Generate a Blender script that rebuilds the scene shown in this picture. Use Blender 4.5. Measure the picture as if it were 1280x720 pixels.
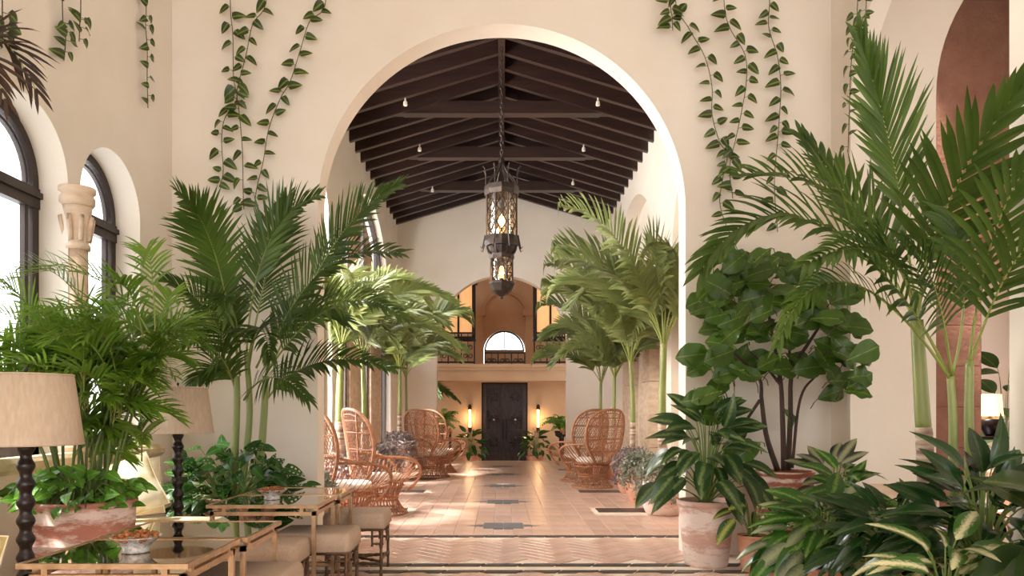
import bpy, math, random
from mathutils import Vector as V, Matrix
from mathutils.bvhtree import BVHTree
random.seed(7)
PI = math.pi
sc = bpy.context.scene
for o in list(bpy.data.objects): bpy.data.objects.remove(o)
C = sc.collection
# ---------------------------------------------------------------- camera, world, sun, exposure
FPX, U0, V0, CH = 960.0, 627.0, 514.0, 1.3      # focal length (px), vanishing point, camera height
cd = bpy.data.cameras.new('camera'); cam = bpy.data.objects.new('camera', cd); C.objects.link(cam)
cam.location = (0, 0, CH); cam.rotation_euler = (PI/2, 0, 0)
cd.sensor_width = 36; cd.lens = 27.0; cd.shift_x = 13/1280; cd.shift_y = 154/1280
cd.clip_start = .05; cd.clip_end = 200
sc.camera = cam
w = bpy.data.worlds.new('daylight'); sc.world = w; w.use_nodes = True
bg = w.node_tree.nodes['Background']; bg.inputs[0].default_value = (.98, .99, 1, 1); bg.inputs[1].default_value = 2.6
sd = bpy.data.lights.new('sun_offscreen', 'SUN'); sun = bpy.data.objects.new('sun_offscreen', sd); C.objects.link(sun)
sd.energy = 12.0; sd.angle = math.radians(7); sd.color = (1, .95, .88)
sun.rotation_euler = V((.42, .14, -.9)).to_track_quat('-Z', 'Y').to_euler()
def daylight(name, loc, direction, sx, sy, power):
    d = bpy.data.lights.new(name, 'AREA'); d.shape = 'RECTANGLE'; d.size = sx; d.size_y = sy; d.energy = power; d.color = (1, .96, .9)
    o = bpy.data.objects.new(name, d); C.objects.link(o); o.location = loc
    o.rotation_euler = V(direction).to_track_quat('-Z', 'Y').to_euler(); return o
# daylight outside the hall's window side, hidden from the camera's view by the arch wall
daylight('window_left_offscreen', (-3.6, 11.0, 3.0), (1, 0, -.2), 6.6, 4.6, 2150)
sc.view_settings.view_transform = 'Standard'; sc.view_settings.look = 'None'
sc.view_settings.gamma = 1; sc.view_settings.use_curve_mapping = False
sc.view_settings.exposure = 0.7
sc.cycles.use_denoising = True
sc.cycles.max_bounces = 8; sc.cycles.diffuse_bounces = 5; sc.cycles.transparent_max_bounces = 12
sc.cycles.caustics_reflective = False; sc.cycles.caustics_refractive = False
sc.cycles.sample_clamp_indirect = 6
def P(u, v, Y): return V(((u-U0)*Y/FPX, Y, CH+(V0-v)*Y/FPX))
# ---------------------------------------------------------------- helpers
def lin(c):
    return tuple(((x/255)/12.92 if x/255 <= .04045 else ((x/255+.055)/1.055)**2.4) for x in c)
MATS = {}
def mat(name, rgb, rough=.6, metal=0, rgb2=None, scale=6, bump=0, bscale=None, rnd=0, trans=0, emit=None, estr=0, spec=.5, coords='Object', stretch=None, contrast=.5):
    """procedural material: base colour mixed by noise, optional per-object variation, bump, translucency"""
    m = bpy.data.materials.new(name); m.use_nodes = True; nt = m.node_tree; N = nt.nodes; L = nt.links
    b = N['Principled BSDF']; b.inputs['Roughness'].default_value = rough; b.inputs['Metallic'].default_value = metal
    b.inputs['Specular IOR Level'].default_value = spec
    c1 = lin(rgb)+(1,); c2 = (lin(rgb2) if rgb2 else tuple(x*.88 for x in lin(rgb)))+(1,)
    tc = N.new('ShaderNodeTexCoord'); mp = N.new('ShaderNodeMapping'); L.new(tc.outputs[coords], mp.inputs[0])
    if stretch: mp.inputs['Scale'].default_value = stretch
    nz = N.new('ShaderNodeTexNoise'); nz.inputs['Scale'].default_value = scale; nz.inputs['Detail'].default_value = 4
    L.new(mp.outputs[0], nz.inputs['Vector'])
    cr = N.new('ShaderNodeValToRGB'); cr.color_ramp.elements[0].position = .5-contrast*.4; cr.color_ramp.elements[1].position = .5+contrast*.4
    cr.color_ramp.elements[0].color = c2; cr.color_ramp.elements[1].color = c1
    L.new(nz.outputs['Fac'], cr.inputs[0]); col = cr.outputs[0]
    if rnd:
        oi = N.new('ShaderNodeObjectInfo'); hs = N.new('ShaderNodeHueSaturation')
        mr = N.new('ShaderNodeMapRange'); mr.inputs[3].default_value = 1-rnd; mr.inputs[4].default_value = 1+rnd
        L.new(oi.outputs['Random'], mr.inputs[0]); L.new(mr.outputs[0], hs.inputs['Value']); L.new(col, hs.inputs['Color']); col = hs.outputs[0]
    L.new(col, b.inputs['Base Color'])
    if bump:
        n2 = N.new('ShaderNodeTexNoise'); n2.inputs['Scale'].default_value = bscale or scale*4; n2.inputs['Detail'].default_value = 5
        L.new(mp.outputs[0], n2.inputs['Vector']); bp = N.new('ShaderNodeBump'); bp.inputs['Strength'].default_value = bump; bp.inputs['Distance'].default_value = .02
        L.new(n2.outputs['Fac'], bp.inputs['Height']); L.new(bp.outputs[0], b.inputs['Normal'])
    if emit:
        b.inputs['Emission Color'].default_value = lin(emit)+(1,); b.inputs['Emission Strength'].default_value = estr
    if trans:
        tr = N.new('ShaderNodeBsdfTranslucent'); L.new(col, tr.inputs[0]); mx = N.new('ShaderNodeMixShader'); mx.inputs[0].default_value = trans
        L.new(b.outputs[0], mx.inputs[1]); L.new(tr.outputs[0], mx.inputs[2]); L.new(mx.outputs[0], N['Material Output'].inputs[0])
    MATS[name] = m; return m
def leafmat(name, edge, centre, w0=.0, w1=.25, rough=.35, noise=.25, trans=.2, nscale=9, rnd=.2):
    """leaf with a differently coloured midrib zone (generated x runs across the blade)"""
    m = bpy.data.materials.new(name); m.use_nodes = True; nt = m.node_tree; N = nt.nodes; L = nt.links
    b = N['Principled BSDF']; b.inputs['Roughness'].default_value = rough
    tc = N.new('ShaderNodeTexCoord'); sx = N.new('ShaderNodeSeparateXYZ'); L.new(tc.outputs['Generated'], sx.inputs[0])
    a = N.new('ShaderNodeMath'); a.operation = 'SUBTRACT'; a.inputs[1].default_value = .5; L.new(sx.outputs[0], a.inputs[0])
    ab = N.new('ShaderNodeMath'); ab.operation = 'ABSOLUTE'; L.new(a.outputs[0], ab.inputs[0])
    nz = N.new('ShaderNodeTexNoise'); nz.inputs['Scale'].default_value = nscale; L.new(tc.outputs['Generated'], nz.inputs['Vector'])
    ma = N.new('ShaderNodeMath'); ma.operation = 'MULTIPLY_ADD'; ma.inputs[1].default_value = noise; L.new(nz.outputs['Fac'], ma.inputs[0]); L.new(ab.outputs[0], ma.inputs[2])
    mr = N.new('ShaderNodeMapRange'); mr.inputs[1].default_value = w0+noise*.5; mr.inputs[2].default_value = w1+noise*.5; L.new(ma.outputs[0], mr.inputs[0])
    mx = N.new('ShaderNodeMix'); mx.data_type = 'RGBA'; mx.inputs[6].default_value = lin(centre)+(1,); mx.inputs[7].default_value = lin(edge)+(1,)
    L.new(mr.outputs[0], mx.inputs[0]); col = mx.outputs[2]
    oi = N.new('ShaderNodeObjectInfo'); hs = N.new('ShaderNodeHueSaturation'); m2 = N.new('ShaderNodeMapRange'); m2.inputs[3].default_value = 1-rnd; m2.inputs[4].default_value = 1+rnd
    L.new(oi.outputs['Random'], m2.inputs[0]); L.new(m2.outputs[0], hs.inputs['Value']); L.new(col, hs.inputs['Color']); col = hs.outputs[0]
    L.new(col, b.inputs['Base Color'])
    tr = N.new('ShaderNodeBsdfTranslucent'); L.new(col, tr.inputs[0]); ms = N.new('ShaderNodeMixShader'); ms.inputs[0].default_value = trans
    L.new(b.outputs[0], ms.inputs[1]); L.new(tr.outputs[0], ms.inputs[2]); L.new(ms.outputs[0], N['Material Output'].inputs[0])
    MATS[name] = m; return m
def bandmat(name, rgb, rgb2, zs, rough=.8, nscale=7):
    """weathered terracotta: lime bloom in horizontal bands with ragged edges"""
    m = bpy.data.materials.new(name); m.use_nodes = True; nt = m.node_tree; N = nt.nodes; L = nt.links
    b = N['Principled BSDF']; b.inputs['Roughness'].default_value = rough
    tc = N.new('ShaderNodeTexCoord'); mp = N.new('ShaderNodeMapping'); mp.inputs['Scale'].default_value = (1, 1, 3.2); L.new(tc.outputs['Object'], mp.inputs[0])
    nz = N.new('ShaderNodeTexNoise'); nz.inputs['Scale'].default_value = nscale; nz.inputs['Detail'].default_value = 6; nz.inputs['Roughness'].default_value = .7; L.new(mp.outputs[0], nz.inputs['Vector'])
    sx = N.new('ShaderNodeSeparateXYZ'); L.new(tc.outputs['Object'], sx.inputs[0])
    mu = N.new('ShaderNodeMath'); mu.operation = 'MULTIPLY'; mu.inputs[1].default_value = zs; L.new(sx.outputs[2], mu.inputs[0])
    sn = N.new('ShaderNodeMath'); sn.operation = 'SINE'; L.new(mu.outputs[0], sn.inputs[0])
    ma = N.new('ShaderNodeMath'); ma.operation = 'MULTIPLY_ADD'; ma.inputs[1].default_value = .12; L.new(sn.outputs[0], ma.inputs[0]); L.new(nz.outputs['Fac'], ma.inputs[2])
    cr = N.new('ShaderNodeValToRGB'); cr.color_ramp.elements[0].position = .42; cr.color_ramp.elements[1].position = .58
    cr.color_ramp.elements[0].color = lin(rgb)+(1,); cr.color_ramp.elements[1].color = lin(rgb2)+(1,)
    L.new(ma.outputs[0], cr.inputs[0]); L.new(cr.outputs[0], b.inputs['Base Color'])
    bp = N.new('ShaderNodeBump'); bp.inputs['Strength'].default_value = .25; bp.inputs['Distance'].default_value = .01; L.new(nz.outputs['Fac'], bp.inputs['Height']); L.new(bp.outputs[0], b.inputs['Normal'])
    MATS[name] = m; return m
def glassmat(name, tint, gloss=.12):
    m = bpy.data.materials.new(name); m.use_nodes = True; nt = m.node_tree; N = nt.nodes; L = nt.links
    N.remove(N['Principled BSDF']); t = N.new('ShaderNodeBsdfTransparent'); t.inputs[0].default_value = tuple(tint)+(1,)
    g = N.new('ShaderNodeBsdfGlossy'); g.inputs['Roughness'].default_value = .03; mx = N.new('ShaderNodeMixShader'); mx.inputs[0].default_value = gloss
    L.new(t.outputs[0], mx.inputs[1]); L.new(g.outputs[0], mx.inputs[2]); L.new(mx.outputs[0], N['Material Output'].inputs[0]); MATS[name] = m; return m

class MB:
    def __init__(s): s.v = []; s.f = []
    def add(s, vs, fs):
        k = len(s.v); s.v += [tuple(p) for p in vs]; s.f += [tuple(i+k for i in f) for f in fs]; return s
    def box(s, x0, x1, y0, y1, z0, z1):
        return s.add([(x0,y0,z0),(x1,y0,z0),(x1,y1,z0),(x0,y1,z0),(x0,y0,z1),(x1,y0,z1),(x1,y1,z1),(x0,y1,z1)],
                     [(3,2,1,0),(4,5,6,7),(0,1,5,4),(1,2,6,5),(2,3,7,6),(3,0,4,7)])
    def cbox(s, x0, x1, y0, y1, z0, z1, c=.01):
        """box with chamfered top edges"""
        b = [(x0,y0,z0),(x1,y0,z0),(x1,y1,z0),(x0,y1,z0)]; m = [(x0,y0,z1-c),(x1,y0,z1-c),(x1,y1,z1-c),(x0,y1,z1-c)]
        t = [(x0+c,y0+c,z1),(x1-c,y0+c,z1),(x1-c,y1-c,z1),(x0+c,y1-c,z1)]
        f = [(3,2,1,0),(8,9,10,11)]
        for i in range(4):
            j = (i+1) % 4; f += [(i,j,j+4,i+4),(i+4,j+4,j+8,i+8)]
        return s.add(b+m+t, f)
    def tube(s, pts, r, n=6, cap=True, closed=False):
        pts = [V(p) for p in pts]; m = len(pts)
        if not hasattr(r, '__len__'): r = [r]*m
        ref = None; vs = []
        for i, p in enumerate(pts):
            if closed: t = pts[(i+1) % m]-pts[i-1]
            else: t = pts[min(i+1, m-1)]-pts[max(i-1, 0)]
            if t.length < 1e-9: t = V((0, 0, 1))
            t.normalize()
            if ref is None:
                ref = t.cross(V((0, 0, 1)))
                if ref.length < .1: ref = t.cross(V((0, 1, 0)))
            a = ref-t*ref.dot(t)
            if a.length < 1e-6: a = t.orthogonal()
            a.normalize(); ref = a; b = t.cross(a)
            for k in range(n):
                q = 2*PI*k/n; vs.append(p+(a*math.cos(q)+b*math.sin(q))*r[i])
        fs = []
        for i in range(m if closed else m-1):
            j = (i+1) % m
            for k in range(n): fs.append((i*n+k, i*n+(k+1) % n, j*n+(k+1) % n, j*n+k))
        if cap and not closed: fs += [tuple(reversed(range(n))), tuple((m-1)*n+k for k in range(n))]
        return s.add(vs, fs)
    def lathe(s, prof, n=24, c=(0, 0, 0), sx=1, sy=1, cap=True):
        vs = []; m = len(prof)
        for r, z in prof:
            for k in range(n):
                q = 2*PI*k/n; vs.append((c[0]+r*math.cos(q)*sx, c[1]+r*math.sin(q)*sy, c[2]+z))
        fs = [(i*n+k, i*n+(k+1) % n, (i+1)*n+(k+1) % n, (i+1)*n+k) for i in range(m-1) for k in range(n)]
        if cap:
            if prof[0][0] > 1e-4: fs.append(tuple(reversed(range(n))))
            if prof[-1][0] > 1e-4: fs.append(tuple((m-1)*n+k for k in range(n)))
        return s.add(vs, fs)
    def bar(s, a, b, wd, ht, up=(0, 0, 1)):
        """rectangular bar from a to b"""
        a, b = V(a), V(b); t = (b-a).normalized(); x = t.cross(V(up))
        if x.length < 1e-4: x = t.orthogonal()
        x.normalize(); y = x.cross(t); vs = []
        for p in (a, b):
            for i, j in ((-1,-1),(1,-1),(1,1),(-1,1)): vs.append(p+x*i*wd/2+y*j*ht/2)
        return s.add(vs, [(3,2,1,0),(4,5,6,7),(0,1,5,4),(1,2,6,5),(2,3,7,6),(3,0,4,7)])
    def prism(s, poly, d):
        """extrude polygon (3-D points) along d"""
        n = len(poly); d = V(d); vs = [V(p) for p in poly]+[V(p)+d for p in poly]
        return s.add(vs, [tuple(range(n)), tuple(reversed(range(n, 2*n)))]+[(i, i+n, (i+1) % n+n, (i+1) % n) for i in range(n)])
    def mesh(s, name, m, smooth=False):
        me = bpy.data.meshes.new(name); me.from_pydata(s.v, [], s.f); me.materials.append(MATS[m])
        if smooth: me.polygons.foreach_set('use_smooth', [True]*len(me.polygons))
        me.update(); return me
    def build(s, name, m, parent=None, off=None, smooth=False):
        if off is not None: s.v = [(a-off[0], b-off[1], c-off[2]) for a, b, c in s.v]
        return inst(s.mesh(name, m, smooth), name, parent)
KIDS = {}
def inst(me, name, parent=None, M=None):
    o = bpy.data.objects.new(name, me); C.objects.link(o); o.parent = parent
    if parent is not None: KIDS.setdefault(parent.name, []).append(o)
    if M is not None: o.matrix_local = M
    return o
def tag(o, label, cat, group=None, kind=None):
    o['label'] = label; o['category'] = cat
    if group: o['group'] = group
    if kind: o['kind'] = kind
    return o
def struct(o, label=None):
    o['kind'] = 'structure'
    if label: o['label'] = label
    return o
def thing(name, label, cat, loc=(0, 0, 0), rz=0, group=None):
    o = bpy.data.objects.new(name, None); C.objects.link(o); o.empty_display_size = .1
    o.location = loc; o.rotation_euler = (0, 0, rz); return tag(o, label, cat, group)
def copy_tree(o, parent=None, lvl=0):
    c = o.copy(); C.objects.link(c); c.parent = parent
    for ch in [x for x in bpy.data.objects if x.parent is o]: copy_tree(ch, c, lvl+1)
    return c
def bez(p, n):
    out = []
    for i in range(n):
        t = i/(n-1); q = [V(x) for x in p]
        while len(q) > 1: q = [q[k].lerp(q[k+1], t) for k in range(len(q)-1)]
        out.append(q[0])
    return out
def spline(p, n):
    """Catmull-Rom through the points"""
    p = [V(x) for x in p]; e = [2*p[0]-p[1]]+p+[2*p[-1]-p[-2]]; out = []; m = len(p)-1
    for i in range(n):
        t = i/(n-1)*m; k = min(int(t), m-1); f = t-k; a, b, c, d = e[k:k+4]
        out.append(.5*((2*b)+(c-a)*f+(2*a-5*b+4*c-d)*f*f+(3*b-a-3*c+d)*f**3))
    return out
def frame(base, direction, normal, s=1, sx=1):
    """matrix taking +Y to direction, +Z towards normal"""
    y = V(direction).normalized(); x = y.cross(V(normal))
    if x.length < 1e-4: x = y.orthogonal()
    x.normalize(); z = x.cross(y)
    M = Matrix((x, y, z)).transposed().to_4x4(); M.translation = V(base)
    return M @ Matrix.Diagonal((s*sx, s, s, 1))
R = random.uniform
# ---- obstacles: finished things that later leaves must not pass through
OBST = []
def add_obst(vs, fs, key=None):
    OBST.append((V([min(p[k] for p in vs) for k in range(3)]), V([max(p[k] for p in vs) for k in range(3)]), BVHTree.FromPolygons(vs, fs), key))
def done(t):
    """register a finished thing (all its meshes, world space)"""
    vs = []; fs = []
    def walk(o, M):
        M = M @ o.matrix_basis
        if o.type == 'MESH' and not o.name.startswith('foliage'):
            k = len(vs); vs.extend(M @ p.co for p in o.data.vertices); fs.extend([i+k for i in f.vertices] for f in o.data.polygons)
        for c in KIDS.get(o.name, []): walk(c, M)
    walk(t, Matrix.Identity(4))
    if vs: add_obst(vs, fs, t.name)
def near_obst(lo, hi, key=None):
    return [o for o in OBST if o[3] != key and all(o[0][k] <= hi[k] and o[1][k] >= lo[k] for k in range(3))]
def leaf_free(me, M, key=None):
    vs = [M @ p.co for p in me.vertices]; lo = [min(p[k] for p in vs) for k in range(3)]; hi = [max(p[k] for p in vs) for k in range(3)]
    ob = near_obst(lo, hi, key)
    if not ob: return True
    b = BVHTree.FromPolygons(vs, [tuple(f.vertices) for f in me.polygons])
    return not any(b.overlap(o[2]) for o in ob)
def path_free(pts, ob):
    """fraction of a polyline that is clear of the obstacles"""
    n = len(pts)-1
    for i in range(n):
        d = pts[i+1]-pts[i]; L_ = d.length
        if L_ < 1e-6: continue
        for o in ob:
            h = o[2].ray_cast(pts[i], d/L_, L_)
            if h[0] is not None: return (i+h[3]/L_)/n
    return 1.0
# ---------------------------------------------------------------- materials
mat('plaster', (236, 227, 215), .85, rgb2=(229, 218, 204), scale=1.3, bump=.12, bscale=14)
mat('plaster_ochre', (200, 168, 134), .85, rgb2=(188, 154, 120), scale=1.2, bump=.1)
mat('travertine', (226, 204, 180), .7, rgb2=(200, 172, 146), scale=5, bump=.3, bscale=22, stretch=(1, 1, 2.5), rnd=.05)
mat('pink_stone', (152, 108, 88), .8, rgb2=(130, 88, 70), scale=5, bump=.4, bscale=26, rnd=.06)
mat('sill_stone', (232, 212, 178), .75, rgb2=(206, 180, 144), scale=8, bump=.4, bscale=20)
mat('timber', (54, 34, 29), .36, rgb2=(36, 22, 19), spec=.6, scale=3, stretch=(.4, 6, 6), bump=.2)
mat('roof_deck', (38, 23, 20), .8, rgb2=(24, 14, 12), scale=3, stretch=(6, .5, 1))
mat('grout', (240, 222, 204), .8, scale=10)
mat('tile', (222, 190, 174), .28, rgb2=(202, 164, 146), scale=4, bump=.08, bscale=9, rnd=.1, spec=.6)
mat('tile_dark', (78, 70, 68), .35, rgb2=(58, 52, 52), scale=5, bump=.1, rnd=.15)
mat('tile_blue', (120, 122, 128), .35, rgb2=(98, 100, 108), scale=6, bump=.1, rnd=.08)
mat('iron', (44, 38, 36), .5, metal=.6, rgb2=(72, 58, 50), scale=14, bump=.2)
mat('iron_dark', (30, 24, 22), .6, metal=.3, scale=10)
mat('window_frame', (54, 38, 34), .45, rgb2=(40, 27, 24), scale=4, stretch=(8, 8, 1))
mat('door_wood', (70, 58, 60), .45, rgb2=(34, 26, 28), scale=5, stretch=(6, 6, .7), bump=.25)
mat('brass', (206, 174, 140), .3, metal=.8, rgb2=(176, 142, 110), scale=18, bump=.05)
mat('bronze', (120, 96, 76), .38, metal=.8, rgb2=(84, 64, 50), scale=16)
mat('mirror', (196, 180, 158), .03, metal=1.0, rgb2=(190, 174, 152), scale=2)
mat('linen', (226, 206, 184), .95, rgb2=(212, 190, 166), scale=60, stretch=(1, 1, .25), trans=.3, bump=.1)
mat('ebony', (34, 20, 18), .32, rgb2=(24, 13, 12), scale=6)
mat('upholstery', (192, 168, 148), .85, rgb2=(180, 154, 134), scale=90, bump=.12, bscale=160)
mat('cushion_cream', (240, 226, 196), .9, rgb2=(232, 214, 178), scale=60, bump=.08)
mat('cushion_print', (244, 234, 208), .9, rgb2=(206, 186, 128), scale=9, contrast=.22)
mat('cushion_white', (244, 232, 220), .9, rgb2=(236, 222, 208), scale=60)
mat('rattan', (182, 126, 88), .5, rgb2=(140, 90, 60), scale=30, bump=.1)
mat('rattan_light', (206, 152, 102), .5, rgb2=(172, 116, 74), scale=30, bump=.1)
mat('pot_terracotta', (196, 128, 98), .85, rgb2=(222, 178, 152), scale=6, bump=.15)
bandmat('pot_limed', (176, 116, 98), (224, 198, 186), 38)
bandmat('pot_banded', (158, 88, 66), (228, 206, 190), 80)
bandmat('pot_whitewash', (206, 166, 150), (232, 214, 204), 20)
mat('soil', (52, 38, 28), .95, rgb2=(30, 22, 16), scale=30, bump=.5)
mat('bark_fig', (74, 52, 42), .8, rgb2=(48, 33, 27), scale=20, stretch=(1, 1, .3), bump=.4)
mat('palm_green', (144, 150, 86), .4, rgb2=(108, 122, 62), scale=5, stretch=(1, 1, .3))
mat('palm_ringed', (128, 96, 84), .7, rgb2=(206, 190, 168), scale=16, stretch=(.2, .2, 1.6), contrast=.3)
mat('palm_cane', (104, 128, 52), .45, rgb2=(84, 96, 44), scale=8, stretch=(1, 1, .3))
mat('rachis', (140, 150, 72), .45)
mat('frond', (88, 112, 42), .34, rgb2=(52, 76, 28), scale=2.2, trans=.32, rnd=.22)
mat('frond_dark', (58, 74, 32), .32, rgb2=(36, 50, 22), scale=2.2, trans=.25, rnd=.25)
mat('frond_bright', (124, 156, 50), .36, rgb2=(88, 124, 38), scale=2.2, trans=.4, rnd=.2)
mat('frond_pale', (156, 164, 104), .36, rgb2=(96, 112, 60), scale=2.2, trans=.38, rnd=.2)
mat('frond_brown', (70, 46, 30), .5, rgb2=(48, 32, 22), scale=3, trans=.2, rnd=.2)
mat('fern', (120, 166, 58), .5, rgb2=(84, 132, 44), scale=5, trans=.3, rnd=.2)
mat('stem_green', (110, 132, 62), .5); mat('vine_stem', (70, 62, 36), .6)
leafmat('leaf_vine', (52, 68, 20), (126, 146, 60), 0, .13, .4, .12, .2)
leafmat('leaf_pothos', (84, 134, 38), (140, 176, 70), 0, .06, .3, .2, .25, rnd=.3)
leafmat('leaf_monstera', (42, 82, 28), (98, 132, 62), 0, .05, .25, .1, .2, rnd=.3)
leafmat('leaf_fig', (68, 98, 30), (130, 150, 66), 0, .03, .36, .06, .25, rnd=.3)
leafmat('leaf_dieff', (44, 72, 36), (118, 136, 80), .0, .15, .28, .3, .2, rnd=.2)
leafmat('leaf_dieff_bright', (48, 84, 28), (190, 202, 104), .02, .26, .3, .45, .25, 16)
leafmat('leaf_aglaonema', (42, 54, 34), (150, 150, 116), .06, .3, .35, .2, .18, rnd=.2)
leafmat('leaf_glossy', (50, 92, 30), (120, 150, 70), 0, .14, .22, .3, .25, rnd=.3)
leafmat('leaf_striped', (58, 96, 34), (216, 210, 164), .05, .24, .3, .4, .25, 12)
leafmat('leaf_silver', (64, 82, 52), (150, 158, 118), .05, .42, .3, .4, .2, 14)
leafmat('leaf_dark', (30, 58, 24), (58, 88, 38), 0, .06, .22, .1, .15, rnd=.3)
leafmat('leaf_broad', (52, 72, 34), (98, 112, 58), 0, .05, .28, .08, .25)
mat('leaf_purple', (190, 168, 168), .5, rgb2=(96, 92, 84), scale=60, contrast=.3, trans=.15)
mat('leaf_greygreen', (166, 164, 148), .5, rgb2=(92, 102, 78), scale=60, contrast=.3, trans=.15)
glassmat('glass', (.97, .97, .97), .07); glassmat('glass_amber', (1, .9, .75), .1)
mat('glass_bowl', (236, 228, 220), .15, rgb2=(190, 180, 172), scale=40, contrast=.2, spec=.9)
mat('nuts', (176, 112, 56), .6, rgb2=(120, 66, 30), scale=30, rnd=.35)
mat('bulb', (255, 214, 150), .4, emit=(255, 190, 110), estr=14)
mat('sconce_glow', (255, 200, 120), .4, emit=(255, 170, 80), estr=9)
mat('lamp_glow', (255, 226, 170), .6, emit=(255, 206, 130), estr=1.6)
mat('lantern_panel', (240, 196, 140), .7, emit=(255, 180, 110), estr=.28)
mat('white_metal', (226, 216, 204), .5); mat('sign_red', (168, 82, 60), .6)
# ---------------------------------------------------------------- the room shell
def wall(name, axis, p0, p1, t0, t1, ztop, openings, m, z0=0, parent=None, n=40):
    """wall slab with openings (centre, half, sill, spring, rise): arch samples closed with real reveals"""
    zt = ztop if callable(ztop) else (lambda t: ztop)
    mb = MB()
    def pt(t, p, z): return (t, p, z) if axis == 'x' else (p, t, z)
    def slab(ta, tb, za, zb, ya, yb):
        mb.add([pt(ta, p0, za), pt(tb, p0, zb), pt(tb, p0, yb), pt(ta, p0, ya), pt(ta, p1, za), pt(tb, p1, zb), pt(tb, p1, yb), pt(ta, p1, ya)],
               [(0,1,2,3),(7,6,5,4),(4,5,1,0),(3,2,6,7)])
    def side(t, za, zb): mb.add([pt(t, p0, za), pt(t, p1, za), pt(t, p1, zb), pt(t, p0, zb)], [(0,1,2,3)])
    cur = t0; side(t0, z0, zt(t0)); side(t1, z0, zt(t1))
    def plain(a, b):
        k = 2 if callable(ztop) else 1
        for i in range(k): x, y = a+(b-a)*i/k, a+(b-a)*(i+1)/k; slab(x, y, z0, z0, zt(x), zt(y))
    for (c, h, sill, spring, rise) in sorted(openings):
        plain(cur, c-h)
        side(c-h, max(sill, z0), spring); side(c+h, max(sill, z0), spring)
        if sill > z0: slab(c-h, c+h, z0, z0, sill, sill)
        ts = [c-h*math.cos(PI*i/n) for i in range(n+1)] if rise else [c-h, c+h]
        if 0 < 1 and callable(ztop): ts = sorted(set(ts+[0.0] if c-h < 0 < c+h else ts))
        for a, b in zip(ts, ts[1:]):
            f = lambda t: spring+rise*math.sqrt(max(0, 1-((t-c)/h)**2))
            slab(a, b, f(a), f(b), zt(a), zt(b))
        cur = c+h
    plain(cur, t1)
    o = mb.build(name, m, parent)
    return o
HW, CEIL = 2.975, 5.6
YA, YB, YF = 6.93, 7.19, 19.8          # arch wall front/back, far arch wall
NW, PLATE, PITCH = 2.66, 6.02, .30     # nave half width, wall plate height, roof pitch
AR, ASP = 1.66, 3.12                   # big arch half width and spring height
struct(wall('wall_arch', 'x', YA, YB, -HW-.3, HW+.16, 7.2, [(0, AR, 0, ASP, 1.675)], 'plaster', n=64), 'cream plaster wall with a tall round arch into the long hall')
# floors -------------------------------------------------------------
fl = struct(MB().box(-3.3, 9, -4, 6.4, -.2, 0).build('floor_lounge', 'grout'), 'terracotta tiled lounge floor')
ft = struct(MB().box(-3.3, 9, 6.4, 7.9, -.2, 0).build('floor_threshold', 'grout'), 'herringbone terracotta band under the big arch')
fn = struct(MB().box(-NW-.5, NW+.5, 7.9, YF+.35, -.2, 0).build('floor', 'grout'), 'glossy terracotta tiled floor of the long hall')
fa = struct(MB().box(HW, 9, 7.9, 13, -.2, 0).build('floor_aisle', 'tile'), 'terracotta floor of the side rooms')
tw, tl, g = .21, .38, .008
def tile_mesh(wd, ln, m): return MB().cbox(-wd/2+g/2, wd/2-g/2, -ln/2+g/2, ln/2-g/2, 0, .008, .003).mesh('tile', m)
dark_rects = [(sx*1.58, y) for sx in (-1, 1) for y in (10.05, 12.4, 14.7, 16.95)]
stars = [8.67, 10.97, 13.3, 15.7, 18.0]
def blocked(x, y):
    for (cx, cy) in dark_rects:
        if abs(x-cx) < .34+tw*.45 and abs(y-cy) < .19+tl*.45: return True
    for sy in stars:
        if abs(x-.02) < .2 and abs(y-sy) < .25: return True
    return False
me_tile = tile_mesh(tw, tl, 'tile'); cells = []
ny = int((YF+.3-8.02)/tl)
for j in range(ny):
    for i in range(-12, 13):
        x, y = i*tw+.02, 8.02+tl*(j+.5)
        if not blocked(x, y): cells.append((y, x))
cells.sort()
near = sorted([c for c in cells if abs(c[1]) < 2.2], key=lambda c: c[0])[:300]; ns = set(near)
for (y, x) in near: inst(me_tile, 'tile', fn, Matrix.Translation((x, y, 0)))
mb = MB()
for (y, x) in cells:
    if (y, x) not in ns: mb.cbox(x-tw/2+g/2, x+tw/2-g/2, y-tl/2+g/2, y+tl/2-g/2, 0, .008, .003)
o = mb.build('distant_tiles', 'tile', fn); o['kind'] = 'stuff'
# dark inlaid rectangles (each of two slabs) and pointed blue stars down the middle
me_d = MB().cbox(-.165, .165, -.185, .185, 0, .009, .002).mesh('inlay_slab', 'tile_dark')
for (cx, cy) in dark_rects:
    for s in (-1, 1): inst(me_d, 'inlay_slab', fn, Matrix.Translation((cx+s*.167, cy, 0)))
me_s = MB().prism([(-.11, -.22, 0), (.11, -.22, 0), (.11, .22, 0), (-.11, .22, 0)], (0, 0, .009)).mesh('star_half', 'tile_blue')
me_p = MB().prism([(-.0, -.09, 0), (.2, 0, 0), (0, .09, 0)], (0, 0, .0095)).mesh('star_point', 'tile_blue')
for sy in stars:
    for s in (-1, 1): inst(me_s, 'star_half', fn, Matrix.Translation((.02+s*.114, sy, 0)))
    for a in (0, 1): inst(me_p, 'star_point', fn, Matrix.Translation((.02+(.228 if a == 0 else -.228), sy, 0)) @ Matrix.Rotation(PI*a, 4, 'Z'))
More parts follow.
